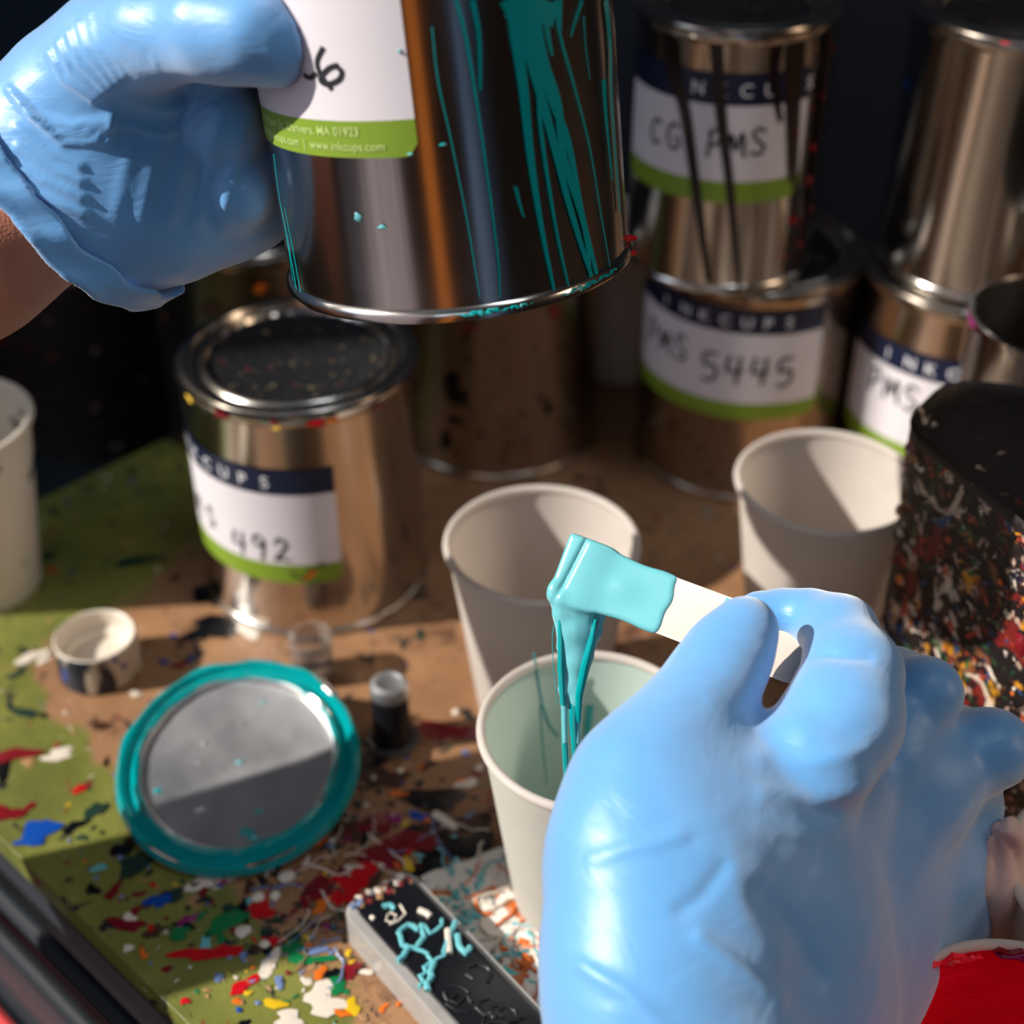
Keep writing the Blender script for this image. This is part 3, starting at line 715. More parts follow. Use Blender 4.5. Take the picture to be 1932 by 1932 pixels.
# dried paint on the table
mb = MB()
def splat(x, y, r, m, el=1.0, rot=0, z=.0002, hgt=.0005, spiky=.35):
    n = 16 if r > .002 else 9; vs = [(x, y, z+hgt)]; ph = [rnd.uniform(0, 6) for _ in range(4)]
    for i in range(n):
        q = 2*PI*i/n; rr = r*(1+spiky*(.6*math.sin(2*q+ph[0])+.5*math.sin(3*q+ph[1])+.4*math.sin(5*q+ph[2]))+rnd.uniform(-.12, .12))
        u_, v_ = math.cos(q)*rr*el, math.sin(q)*rr
        vs.append((x+u_*math.cos(rot)-v_*math.sin(rot), y+u_*math.sin(rot)+v_*math.cos(rot), z))
    mb.add(vs, [(0, i+1, (i+1) % n+1) for i in range(n)], m)
def tl_(px, py): q = at_z(px, py, 0); v = Vector((q.x, q.y))-c0; return v.dot(e1), v.dot(e2)
def psplat(px, py, rpx, m, el=1.0, rot=0, **kw): x, y = tl_(px, py); splat(x, y, rpx/4600, m, el, rot-ea, z=rnd.uniform(.0003, .0007), **kw)
BIG = [(75, 1565, 26, M_blue, 1.2, .6), (60, 1590, 12, M_blue, 2, .2), (405, 1120, 40, M_black, 1.2, 1.3), (420, 1180, 36, M_black, 1.8, .1), (380, 1195, 26, M_black, 1.6, .3), (470, 1195, 14, M_cream, 2.6, -.6),
       (675, 1655, 34, M_red, 1.1, .9), (650, 1690, 22, M_red, 1.3, 1), (720, 1620, 30, M_crim, 1.6, .3), (770, 1590, 30, M_crim, 1.8, .2), (700, 1560, 26, M_crim, 1.6, 0), (600, 1680, 24, M_crim, 1.6, .5),
       (820, 1510, 32, M_black, 1.8, -.3), (850, 1560, 34, M_brownp, 1.8, .2), (880, 1600, 34, M_black, 1.6, .4), (800, 1640, 24, M_black, 1.5, .3), (745, 1545, 12, M_mag, 1.2, 0), (765, 1555, 7, M_yellow, 1, 0), (790, 1540, 12, M_blue, 1.5, 0),
       (835, 1380, 24, M_crim, 2.2, .1), (880, 1385, 16, M_crim, 2, 0), (690, 1440, 30, M_black, 1.4, .8), (720, 1470, 30, M_brownp, 1.6, .2), (878, 1422, 9, M_greyblue, .9, 0),  # leading pair: elongated dark red patches right of the plug
       (260, 1630, 28, M_dgreen, 1.2, 1), (235, 1600, 20, M_black, 1.3, .6), (180, 1530, 16, M_dgreen, 1.5, 1), (140, 1560, 12, M_black, 2, .4), (175, 1680, 13, M_black, 1, 0), (300, 1700, 16, M_blue, 1.4, .4), (330, 1690, 14, M_dgreen, 1.3, .3),
       (390, 1800, 13, M_red, 4.6, .15), (430, 1793, 9, M_red, 2.2, -.3), (240, 1745, 16, M_crim, 1.8, -.3), (245, 1735, 11, M_cream, 1.4, 0), (460, 1860, 13, M_red, 1.9, .8), (448, 1890, 8, M_orange, 1, 0), (350, 1890, 7, M_red, 1.2, .6),
       (635, 1858, 15, M_grn, 1.5, -.8), (590, 1812, 10, M_grn, 3.4, .0), (600, 1795, 9, M_greyblue, 2, .3), (412, 1845, 8, M_greyblue, 1.2, 0), (520, 1895, 10, M_yellow, 2, 0), (336, 1765, 13, M_grn, 1.2, 0), (430, 1740, 22, M_grn, 1.6, .6),
       (400, 1660, 22, M_cream, 1.9, .3), (420, 1640, 14, M_tan, 2, .2), (515, 1775, 12, M_red, 1.4, .2), (490, 1720, 18, M_red, 1.6, .3), (640, 1560, 16, M_brownp, 2, 0), (880, 1480, 14, M_cream, 1.4, .3), (905, 1450, 9, M_cream, 1, 0), (870, 1475, 8, M_orange, 1.4, 0),
       (340, 1255, 12, M_crim, 1.2, 0), (310, 1250, 10, M_blue, 1, 0), (362, 1245, 8, M_blue, 1, 0), (255, 1310, 10, M_cream, 1, 1), (45, 1345, 14, M_dgreen, 2, -.4), (80, 1350, 8, M_black, 1.2, 0), (30, 1425, 18, M_crim, 2.4, .1),
       (110, 1425, 16, M_cream, 2, .2), (150, 1490, 12, M_red, 1, 0), (10, 1535, 20, M_crim, 1.6, 0), (620, 1900, 16, M_cream, 2, 0), (545, 1925, 16, M_cream, 1.6, 0), (760, 1500, 12, M_orange, 2, 0), (60, 1240, 14, M_cream, 2.6, .5),
       (255, 1060, 20, M_dgreen, 2, .3), (90, 1050, 12, M_dgreen, 2, .3), (1300, 990, 16, M_tan, 1, 0), (1240, 1130, 20, M_brownp, 1.3, 0), (1320, 1140, 26, M_black, 1.8, 0), (1270, 1040, 16, M_tan, 1, 0), (1240, 980, 9, M_crim, 1, 0)]
for b in BIG: psplat(*b)
for px, py, r in ((541, 1655, 15), (487, 1694, 12), (458, 1759, 14), (520, 1690, 10), (860, 1345, 8), (500, 1783, 9), (705, 1470, 5), (755, 1455, 9)): psplat(px, py, r, M_cream, 1, 0, hgt=.0022, spiky=.08)
for i in range(900):
    px = rnd.gauss(640, 230); py = rnd.gauss(1660, 150)
    if not (-60 < px < 1250 and 1180 < py < 2050): continue
    x, y = tl_(px, py)
    if y < .004 or x < .004: continue
    dk = rnd.random(); m = rnd.choice(SPL) if dk > .62 else rnd.choice([M_brownp, M_crim, M_black, M_dgreen, M_tan])
    if py > 1780 and rnd.random() < .5: m = rnd.choice([M_cream, M_orange, M_greyblue, M_yellow, M_tan, M_grn])
    splat(x, y, min(.005, math.exp(rnd.gauss(-7.0, .55))), m, rnd.uniform(1, 2.2), rnd.uniform(0, PI), z=rnd.uniform(.0002, .0006))
for i in range(420):
    x, y = rnd.uniform(.005, .5), rnd.uniform(.004, .5)
    splat(x, y, min(.008, math.exp(rnd.gauss(-7.0, .7))), rnd.choice([M_brownp, M_crim, M_black, M_dgreen, M_tan, M_brownp, M_cream, M_red, M_blue, M_tan]), rnd.uniform(1, 2), rnd.uniform(0, PI))
for i in range(46):   # stringy dried threads
    px, py = rnd.uniform(560, 950), rnd.uniform(1560, 1800); a = rnd.uniform(0, 2*PI); pts = []
    for k in range(12): pts.append(Vector((*tl_(px, py), .0008+.0006*math.sin(k+i)))); a += rnd.uniform(-.6, .6); px += math.cos(a)*11; py += math.sin(a)*8
    mb.tube(pts, rnd.uniform(.0002, .0005), rnd.choice([M_cream, M_tan, M_black, M_greyblue, M_cream]), 5)
mb.tube([Vector((*tl_(px, py), .0012)) for px, py in ((1326, 960), (1334, 968), (1340, 978), (1333, 981))], .0004, M_tealpale, 5)
tag(mb.build('dried_paint', table, ang=60), kind='stuff')
mb = MB(); a_, b_ = at_z(820, 1535, .002), at_z(862, 1562, .002)
mb.tube([a_, a_.lerp(b_, .5), b_], [.0018, .002, .0018], M_cream, 8); tag(mb.build('paint_crumb'), 'short white dried paint stub lying on the dark splatter left of the filled cup', 'paint chip')

# ------------------------------------------------------------------ stained sheet + black slab in clear casing
Ztop = .017
A_, B_, C_ = at_z(668, 1712, Ztop), at_z(880, 1950, Ztop), at_z(768, 1652, Ztop)
ex = Vector((B_.x-A_.x, B_.y-A_.y)).normalized(); eyv = Vector((-ex.y, ex.x)); wid = (Vector((C_.x-A_.x, C_.y-A_.y))).dot(eyv)
slab = empty('ink_block', (A_.x, A_.y, 0), 'black slab in a clear casing with teal paint squiggles, in front of the filled cup', 'block', rot=(0, 0, math.atan2(ex.y, ex.x)))
Ls = .135
def rrect(x0, y0, x1, y1, r, n=5):
    out = []
    for cx_, cy_, q0 in ((x1-r, y0+r, -PI/2), (x1-r, y1-r, 0), (x0+r, y1-r, PI/2), (x0+r, y0+r, PI)):
        for k in range(n+1): q = q0+PI/2*k/n; out.append((cx_+r*math.cos(q), cy_+r*math.sin(q)))
    return out
M_frost = plain('frosted_acrylic', 'cfccc8', .15, var=.35, scale=120, Transmission_Weight=.35, IOR=1.45)
mb = MB(); mb.prism(rrect(-.004, -.004, Ls, wid+.003, .006), 0, Ztop-.001, M_frost, bev=.001, c=(Ls/2, wid/2)); mb.build('casing', slab, ang=30)
mb = MB(); mb.prism(rrect(0, 0, Ls-.004, wid, .004), Ztop-.002, Ztop+.0008, M_blackplastic, bev=.0008, c=(Ls/2, wid/2)); mb.build('plate', slab, ang=30)
zt2 = Ztop+.0009
mb = MB()
for i in range(11):  # raised marks
    x = .050+rnd.uniform(0, .045); y = wid*rnd.uniform(.2, .75); pts = [Vector((x+.006*math.cos(k*.8+i)*rnd.uniform(.6, 1), y+.004*math.sin(k*.9+i), zt2)) for k in range(7)]
    mb.tube(pts, .0007, M_blackplastic, 6)
mb.build('raised_mark', slab)
def sl(px, py): q = at_z(px, py, zt2); v = Vector((q.x-A_.x, q.y-A_.y)); return Vector((v.dot(ex), v.dot(eyv), zt2+.0003))
mb = MB()
SQ = [[(790, 1755), (770, 1745), (752, 1760), (760, 1785), (785, 1790), (800, 1768), (795, 1745)], [(800, 1745), (812, 1762), (832, 1750), (835, 1735)], [(772, 1790), (755, 1810), (750, 1815)], [(785, 1790), (805, 1800), (815, 1815), (838, 1805), (845, 1780)],
      [(815, 1815), (800, 1825), (805, 1835), (793, 1842), (798, 1852), (790, 1865)], [(820, 1818), (812, 1835), (815, 1845), (805, 1855), (808, 1870)], [(862, 1765), (868, 1790), (880, 1800), (888, 1788)], [(722, 1712), (735, 1708), (745, 1715)], [(838, 1800), (848, 1765), (860, 1740)]]
for st in SQ:
    p3 = [sl(*q) for q in st]; pts = []
    for i in range(len(p3)-1): pts += [p3[i].lerp(p3[i+1], k/4)+Vector((rnd.uniform(-1, 1), rnd.uniform(-1, 1), 0))*.0003 for k in range(4)]
    mb.tube(pts+[p3[-1]], rnd.uniform(.0007, .0015), M_tealpale, 7)
mb.build('paint_drip', slab)
mb = MB()
for st, r in (([(845, 1755), (846, 1775), (848, 1800)], .0013), ([(790, 1718), (805, 1724), (812, 1730)], .0013), ([(755, 1708), (765, 1725), (752, 1738), (735, 1745)], .0005), ([(700, 1730), (706, 1735)], .0009), ([(735, 1722), (748, 1728), (742, 1742), (728, 1738), (732, 1726)], .0004)):
    mb.tube([sl(*q) for q in st], r, M_cream, 7)
for i in range(40):
    px = rnd.uniform(660, 770); py = 1700-(px-660)*.45+rnd.uniform(-8, 14); q = sl(px, py); q.z -= .0008; mb.tube([q, q+Vector((.001, .001, .0004)), q+Vector((.002, 0, 0))], rnd.uniform(.0005, .0014), rnd.choice([M_cream, M_cream, M_black, M_greyblue, M_tan, M_crim]), 6)
mb.build('dried_paint', slab)

sh = empty('stained_sheet', (0, 0, 0), 'white sheet with orange and teal paint stains between the black slab and the filled cup', 'sheet')
mb = MB(); Z = .0016
sp = [at_z(x, y, Z) for x, y in ((790, 1652), (860, 1628), (950, 1600), (1010, 1640), (1080, 1740), (1110, 1830), (1160, 1900), (1120, 1950), (1020, 1990), (960, 1900), (860, 1790))]
spf = []
for i in range(len(sp)):
    a, b = sp[i], sp[(i+1) % len(sp)]
    for k in range(4): q = a.lerp(b, k/4); spf.append((q.x+rnd.uniform(-1, 1)*.0012, q.y+rnd.uniform(-1, 1)*.0012))
cx_, cy_ = sum(p[0] for p in spf)/len(spf), sum(p[1] for p in spf)/len(spf)
mb.prism(spf, .0006, Z, M_sheet, bev=.0003, c=(cx_, cy_)); mb.build('paper', sh, ang=30)
mb = MB()
for i in range(60):
    px, py = rnd.uniform(850, 1050), rnd.uniform(1640, 1860)
    if py < 1640+(px-1000)*.9 or (px-800) < (py-1660)*.95: continue
    a = rnd.uniform(0, 2*PI); pts = []
    for k in range(9): q = at_z(px, py, Z+.0006); pts.append(q); a += rnd.uniform(-.7, .7); px += math.cos(a)*9; py += math.sin(a)*7
    mb.tube(pts, rnd.uniform(.0003, .0008), rnd.choice([M_cream, M_cream, M_tealpale, M_orange, M_cream]), 6)
for i in range(26):
    px, py = rnd.gauss(1000, 30), rnd.gauss(1800, 22); q = at_z(px, py, Z+.0003); mb.tube([q, q+Vector((rnd.uniform(-1, 1)*.004, rnd.uniform(-1, 1)*.003, 0))], rnd.uniform(.0006, .0014), M_orange, 6)
for i in range(30):
    px, py = rnd.gauss(872, 14), rnd.gauss(1700, 34); q = at_z(px, py, Z+.0004); mb.tube([q, q+Vector((rnd.uniform(-1, 1)*.003, rnd.uniform(-1, 1)*.004, 0))], rnd.uniform(.0005, .0013), M_tealpale, 6)
mb.build('dried_paint', sh)

# ------------------------------------------------------------------ stirring stick and paint
S0, S1 = at_d(1060, 1068, .484), at_d(1535, 1246, .452)
sx = (S1-S0).normalized(); sn = -ray(1280, 1150).normalized(); sy = (sx.cross(sn)).normalized(); sn = sy.cross(sx).normalized()*-1
if sn.dot(FW) > 0: sn = -sn
sy = sn.cross(sx)
MS = Matrix((sx, sy, sn)).transposed().to_4x4(); MS.translation = S0
stick = empty('stirring_stick', mw=MS, label='flat wooden stirring stick coated in teal paint, held by the right hand over the cup', cat='stick')
LS = (S1-S0).length; hw = .0094
mb = MB(); mb.prism(rrect(.001, -hw, LS, hw, .006), -.0009, .0009, M_wood, bev=.0003, c=(LS/2, 0)); mb.build('blade', stick, ang=30)
gdir = MS.to_3x3().inverted() @ Vector((0, 0, -1))          # gravity in stick space
def L(px, py, d): return MS.inverted() @ at_d(px, py, d)
coat_end = .0385
def paint_fn(X, Y, Z):
    qx = np.abs(X-.019)-.0205; e = .0003*np.sin(Y*700)+.0004*np.sin(Y*300+1)
    qx = np.where(X > .03, X-coat_end-e, qx)
    qx = np.maximum(-X-.0002, X-coat_end-e)
    wl = hw+.0004+.0016/(1+np.exp((X-.0165)*900))+.0002*np.sin(X*420)*(X > .018); qy = np.abs(Y)-wl
    tk = .0015+.0022/(1+np.exp((X-.014)*500))-.0012*np.exp(-((X-.0045-Y*.12)/.0007)**2)+.0007*np.exp(-((X-.022)/.006)**2)*np.exp(-((Y)/.004)**2); qz = np.abs(Z-.0002)-tk
    r = .0014
    ox, oy, oz = np.maximum(qx+r, 0), np.maximum(qy+r, 0), np.maximum(qz+r, 0)
    d = np.sqrt(ox**2+oy**2+oz**2)+np.minimum(np.maximum(np.maximum(qx+r, qy+r), qz+r), 0)-r
    for k, a, b, ra, rb in SEG: d = smin(d, seg_sdf(X, Y, Z, a, b, ra, rb), k)
    return d
SEG = []
def strand(pts, k=.002):
    q = [(L(*p[:3]), p[3]) for p in pts]
    for a, b in zip(q, q[1:]): SEG.append((k, a[0], b[0], a[1], b[1]))
strand([(1046, 1112, .481, .0018), (1056, 1160, .482, .0016), (1062, 1220, .483, .0014), (1063, 1300, .4845, .0011), (1066, 1400, .488, .0009)], .003)
strand([(1062, 1132, .4815, .0026), (1074, 1190, .4825, .0026), (1080, 1240, .4835, .0020), (1082, 1300, .4845, .0015)], .003)
strand([(1088, 1142, .4815, .0028), (1090, 1190, .4825, .0028), (1088, 1250, .4835, .0022), (1088, 1320, .485, .0015), (1090, 1400, .488, .0011)], .003)
strand([(1112, 1150, .4815, .0022), (1106, 1195, .483, .0020), (1097, 1250, .484, .0018)], .003)
strand([(1138, 1156, .4815, .0012), (1128, 1195, .483, .0010), (1112, 1240, .484, .0010), (1096, 1300, .4845, .0012)], .002)
lo = [-.006, -.014, -.012]; hi = [.045, .014, .012]
allp = [p for s__ in SEG for p in (s__[1], s__[2])]
lo = [min(lo[i], min(p[i] for p in allp)-.005) for i in range(3)]; hi = [max(hi[i], max(p[i] for p in allp)+.005) for i in range(3)]
net_object('wet_paint', paint_fn, lo, hi, .00055, M_tealpale, stick, relax=1)
mb = MB()
for pts, r in (([(1066, 1280, .4845), (1064, 1340, .486), (1066, 1400, .489), (1070, 1470, .493), (1071, 1530, .497)], [.0009, .0010, .0012, .0011, .0010]),
               ([(1084, 1300, .4845), (1082, 1360, .486), (1086, 1430, .490), (1090, 1500, .495), (1090, 1550, .498)], [.0020, .0015, .0012, .0010, .0010]),
               ([(1056, 1165, .4800), (1058, 1210, .4806), (1058, 1260, .4815), (1062, 1330, .4835)], [.0006, .0010, .0011, .0009]),
               ([(1124, 1168, .4800), (1116, 1210, .4802), (1104, 1255, .4808), (1093, 1310, .4825), (1091, 1360, .486)], [.0005, .0012, .0015, .0014, .0012]),
               ([(1050, 1150, .482), (1042, 1200, .483), (1044, 1260, .484), (1052, 1330, .486)], [.00015]*4)):
    mb = MB(); mb.tube([L(*q) for q in pts], r, M_teal, 10); mb.build('paint_strand', stick)  # strands take the darker teal, their shade put into the colour
mb = MB()
for px, py, s__ in ((1382, 1160, .004), (1340, 1222, .003)):
    q = L(px, py, .4655); q.z = .0010; mb.add([(q.x+s__*x, q.y+s__*y, .00125) for x, y in ((-1, -1), (1.4, -.8), (1.1, 1), (-.7, 1.1))], [(0, 1, 2, 3)], M_tealpale)
mb.build('paint_smudge', stick)

# ------------------------------------------------------------------ the person: two gloved hands and forearms
per = empty('person', (0, 0, 0), 'person in blue disposable gloves, left hand holding a can, right hand a stirring stick', 'person')
def pnoise(co, f, seed=0.0): return (np.sin(co[:, 0]*f+seed+2*np.sin(co[:, 1]*f*.6))*np.sin(co[:, 1]*f*1.1+seed*2+1.5*np.sin(co[:, 2]*f*.7))*np.sin(co[:, 2]*f*.9+seed))
# left hand: fingers wrap behind the can
def canpt(th, s, off): return MH @ Vector(((HR+off)*math.cos(th), (HR+off)*math.sin(th), s))
fing = []
for s_, r in ((.030, .0085), (.050, .0098), (.071, .0102), (.091, .0100)):
    fing.append((.004, [(canpt(math.radians(-92), s_, .014), .0125), (canpt(math.radians(-118), s_+.001, .0125), r+.0015), (canpt(math.radians(-150), s_+.002, r+.001), r+.0005), (canpt(math.radians(-185), s_+.003, r), r)]))
left = [(.010, [(532, 84, .409, 74), (480, 62, .408, 80), (400, 58, .412, 80), (300, 62, .424, 84), (215, 100, .438, 96), (140, 165, .450, 100), (95, 260, .458, 105)]),
        (.012, [(110, 230, .458, 100), (150, 330, .462, 108), (195, 400, .464, 105), (215, 430, .466, 88)]),
        (.012, [(215, 110, .446, 90), (320, 200, .462, 90), (440, 230, .476, 80)]),
        (.014, [(150, 240, .460, 110), (300, 300, .468, 110), (450, 300, .482, 95), (500, 290, .490, 80)]),
        (.014, [(180, 380, .466, 105), (300, 385, .470, 108), (420, 370, .480, 96), (500, 350, .490, 80)]),
        (.012, [(215, 420, .470, 90), (330, 410, .474, 84), (450, 375, .484, 74)]),
        (.012, [(230, 180, .470, 90), (380, 200, .488, 80), (480, 160, .500, 70), (500, 80, .502, 70)]),
        (.012, [(240, 330, .490, 90), (450, 330, .500, 80)]),
        (.014, [(40, 290, .460, 126), (220, 190, .455, 112)]), (.014, [(130, 440, .464, 112), (270, 400, .468, 108)]), (.014, [(60, 380, .462, 126), (210, 310, .463, 140)]),
        (.012, [(60, 360, .485, 120), (220, 300, .485, 120)])]+fing
fn, lo, hi = chains_fn(left)
cuff_n = (RT*.85+UP*.53-FW*.36).normalized(); cuff_c = at_d(112, 337, .462)
def plane_t(X, Y, Z): return (X-cuff_c.x)*cuff_n.x+(Y-cuff_c.y)*cuff_n.y+(Z-cuff_c.z)*cuff_n.z
raw_left = fn
def fn(X, Y, Z): return np.maximum(raw_left(X, Y, Z), -plane_t(X, Y, Z)-.001)
def cuff_fn(X, Y, Z):
    t = plane_t(X, Y, Z); wv = .0022*np.sin(X*190+Z*120)+.0013*np.sin(Z*330-Y*260)
    off = .0016+np.clip(.004-t, 0, .02)*.30+.0006*np.sin(Z*420+Y*300)
    band = np.abs(raw_left(X, Y, Z)-off)-.0009-.0010*np.exp(-((t+wv*.6+.004)/.0022)**2)
    return np.maximum(band, np.abs(t+wv*.6)-.0062)
clo, chi = [max(lo[i], cuff_c[i]-.06) for i in range(3)], [min(hi[i]+.006, cuff_c[i]+.06) for i in range(3)]
clo = [c_-.004 for c_ in clo]
wc = at_d(392, 150, .445)
def rib(co, pts, w, h):                                     # a soft raised fold following a polyline
    d = np.full(len(co), 1e9)
    for a, b in zip(pts, pts[1:]):
        ba = b-a; t = np.clip(((co-np.array(a)) @ np.array(ba))/ba.dot(ba), 0, 1)
        d = np.minimum(d, np.linalg.norm(co-np.array(a)-t[:, None]*np.array(ba), axis=1))
    return h*np.exp(-(d/w)**2)
FOLDS = []
def fold(pts, d, w=.0011, h=.0012): FOLDS.append(([at_d(x, y, d) for x, y in pts], w, h))
for y0, dy, xs in ((150, 0, 0), (176, 8, 8), (205, 18, 20)): fold([(190+xs, y0-10), (240, y0+18+dy), (300, y0+28+dy), (360, y0+8+dy), (400, y0-25+dy)], .440, .0012, .0011)
for x in (285, 310, 335, 360): fold([(x, 75), (x+12, 105), (x+20, 132)], .418, .0008, .0007)
for k in range(6): fold([(95+k*22, 100-k*14), (120+k*20, 150-k*10), (175+k*14, 185-k*6)], .428, .0011, .0011)
for k in range(4): fold([(20+k*14, 170+k*18), (75+k*16, 225+k*16), (150+k*18, 240+k*10), (215, 225+k*6)], .436, .0011, .0012)
for k in range(4): fold([(45, 250+k*36), (100, 290+k*30), (160, 320+k*28)], .440, .0013, .0013)
for k in range(5): fold([(300+k*45, 200+k*5), (260+k*45, 330), (235+k*45, 420)], .452, .0020, .0008)
fold([(390, 150), (370, 200), (330, 240)], .45, .0009, .001)
for a, b in (((455, 60), (520, 40)), ((520, 40), (560, 75)), ((455, 110), (520, 130)), ((520, 95), (552, 60)), ((500, 85), (520, 120))): fold([a, ((a[0]+b[0])/2+4, (a[1]+b[1])/2-4), b], .407, .0010, .0008)
def disp_left(co):
    d = .00035*pnoise(co, 200, 1)+.00007*pnoise(co, 500, 3)
    for p_, w_, h_ in FOLDS:
        c_ = np.array(CAM); cc = np.array([list(q) for q in p_])
        # compare along the sight direction only loosely: flatten depth to a third
        v = np.array(FW); co2 = co-np.outer((co-cc[0]) @ v, v)*.85; pp = [Vector(q-v*((q-cc[0]) @ v)*.85) for q in cc]
        d += rib(co2, pp, w_, h_)
    return d
def not_can(fn_, M, R, hh):                                 # keep the hand outside the can wall
    inv = np.array(M.inverted())
    def g(X, Y, Z):
        d = fn_(X, Y, Z)
        x = inv[0, 0]*X+inv[0, 1]*Y+inv[0, 2]*Z+inv[0, 3]; y = inv[1, 0]*X+inv[1, 1]*Y+inv[1, 2]*Z+inv[1, 3]
        return np.maximum(d, R+.0007-np.sqrt(x*x+y*y))
    return g
gl = net_object('glove', not_can(fn, MH, HR, .128), lo, hi, .0011, M_glove, per, relax=2, disp=disp_left)
# left forearm
arm = [(.01, [(175, 330, .470, 100), (60, 400, .466, 132), (-60, 470, .468, 158), (-260, 580, .468, 185), (Vector((-.28, .372, .200)), .036), (Vector((-.39, .325, .165)), .042)])]
fn, lo, hi = chains_fn(arm); net_object('forearm', fn, lo, hi, .0016, M_skin, per, relax=2)
net_object('cuff', cuff_fn, clo, chi, .0009, M_glove, gl, relax=2)

# right hand: seen from the thumb side, pinching the stick
right = [(.008, [(1408, 1185, .432, 60), (1374, 1237, .430, 74), (1332, 1312, .424, 84), (1276, 1394, .416, 102), (1222, 1476, .410, 126), (1200, 1600, .404, 148)]),   # thumb
         (.014, [(1200, 1600, .404, 148), (1215, 1750, .398, 160), (1230, 1880, .392, 185), (1260, 2060, .388, 215)]),                                               # heel to wrist
         (.012, [(1240, 1500, .412, 130), (1400, 1520, .420, 130), (1560, 1500, .440, 110)]),
         (.014, [(1280, 1650, .405, 180), (1440, 1660, .422, 150), (1620, 1660, .462, 110), (1750, 1690, .495, 95)]),
         (.016, [(1300, 1840, .402, 200), (1450, 1820, .424, 160), (1620, 1760, .466, 120), (1745, 1720, .500, 100)]),
         (.022, [(1330, 1640, .410, 150), (1440, 1750, .424, 145), (1530, 1900, .445, 130)]),
         (.016, [(1330, 2060, .392, 220), (1460, 1940, .422, 165), (1580, 1860, .462, 120), (1680, 1800, .495, 90)]),
         (.003, [(1432, 1160, .462, 46), (1480, 1158, .462, 44), (1530, 1165, .458, 50), (1585, 1195, .448, 66)]),                                                   # index tip to PIP
         (.006, [(1585, 1195, .448, 66), (1610, 1270, .434, 88), (1590, 1350, .424, 100), (1540, 1430, .418, 115)]),                                                 # index proximal
         (.008, [(1590, 1370, .424, 95), (1530, 1420, .424, 70)]),
         (.008, [(1560, 1560, .450, 115), (1660, 1410, .458, 95), (1735, 1315, .462, 60), (1752, 1306, .460, 50)]),                                                 # middle
         (.008, [(1752, 1306, .460, 50), (1690, 1290, .480, 60), (1600, 1290, .490, 56)]),
         (.009, [(1620, 1600, .458, 115), (1740, 1480, .466, 95), (1852, 1418, .472, 62), (1876, 1412, .470, 58)]),                                                 # ring
         (.008, [(1876, 1412, .470, 58), (1800, 1400, .492, 62), (1700, 1380, .502, 58)]),
         (.010, [(1680, 1690, .482, 105), (1740, 1610, .484, 92), (1802, 1520, .486, 74), (1800, 1460, .490, 60)]),                                                 # little
         (.016, [(1650, 1540, .470, 115), (1740, 1650, .495, 105), (1690, 1790, .500, 95)])]
fn, lo, hi = chains_fn(right)
FOLDS2 = []
def fold2(pts, d, w=.0011, h=.0012): FOLDS2.append(([at_d(x, y, d) for x, y in pts], w, h))
fold2([(1120, 1640), (1200, 1610), (1290, 1590)], .37, .002, .0010); fold2([(1290, 1720), (1330, 1695), (1370, 1650)], .37, .0022, -.0008)
fold2([(1440, 1430), (1540, 1440), (1640, 1415)], .40, .0026, .0007); fold2([(1430, 1490), (1540, 1510), (1650, 1495)], .40, .0026, .0007); fold2([(1420, 1540), (1530, 1570), (1640, 1570)], .40, .0026, .0007)
fold2([(1430, 1680), (1500, 1760), (1560, 1860)], .38, .003, -.0008); fold2([(1380, 1640), (1400, 1720), (1460, 1800)], .38, .003, .0004)
fold2([(1320, 1770), (1400, 1830), (1480, 1900)], .37, .002, .001); fold2([(1100, 1830), (1180, 1860), (1260, 1930)], .37, .002, .0012)
for k in range(4): fold2([(1325+k*6, 1285+k*13), (1365+k*5, 1290+k*12), (1420, 1286+k*12)], .40, .0009, .0009)
fold2([(1500, 1255), (1560, 1235), (1640, 1240)], .42, .0012, -.0010)
for k in range(3): fold2([(1690+k*35, 1700-k*10), (1700+k*30, 1800), (1680+k*30, 1900)], .39, .002, .0010)
def disp_right(co):
    d = .0004*pnoise(co, 120, 2)+.00008*pnoise(co, 300, 5)
    v = np.array(FW)
    for p_, w_, h_ in FOLDS2:
        cc = np.array([list(q) for q in p_]); co2 = co-np.outer((co-cc[0]) @ v, v)*.85; pp = [Vector(q-v*((q-cc[0]) @ v)*.85) for q in cc]
        d += rib(co2, pp, w_, h_)
    return d
gr = net_object('glove', fn, lo, hi, .0013, M_glove, per, relax=2, disp=disp_right)
arm = [(.01, [(1300, 1960, .386, 150), (1310, 2200, .362, 230), (1360, 2500, .33, 290)])]
fn, lo, hi = chains_fn(arm); net_object('forearm', fn, lo, hi, .002, M_skin, per, relax=2)

# ------------------------------------------------------------------ room
def struct(name, lo, hi, m):
    mb = MB(); mb.box(lo, hi, m); return tag(mb.build(name, smooth=False), kind='structure')
X0, X1, Y0, Y1, Z0, Z1 = -1.5, 1.6, -1.5, 1.35, -.62, 2.5
struct('floor', (X0, Y0, Z0-.05), (X1, Y1, Z0), M_floor)
struct('wall_back', (X0, Y1, Z0), (X1, Y1+.08, Z1), M_wallb)
struct('wall_right', (X1, Y0, Z0), (X1+.08, Y1, Z1), M_wallw)
struct('wall_front', (X0, Y0-.08, Z0), (X1, Y0, Z1), M_wallw)
struct('ceiling', (X0, Y0, Z1), (X1, Y1, Z1+.05), M_ceil)
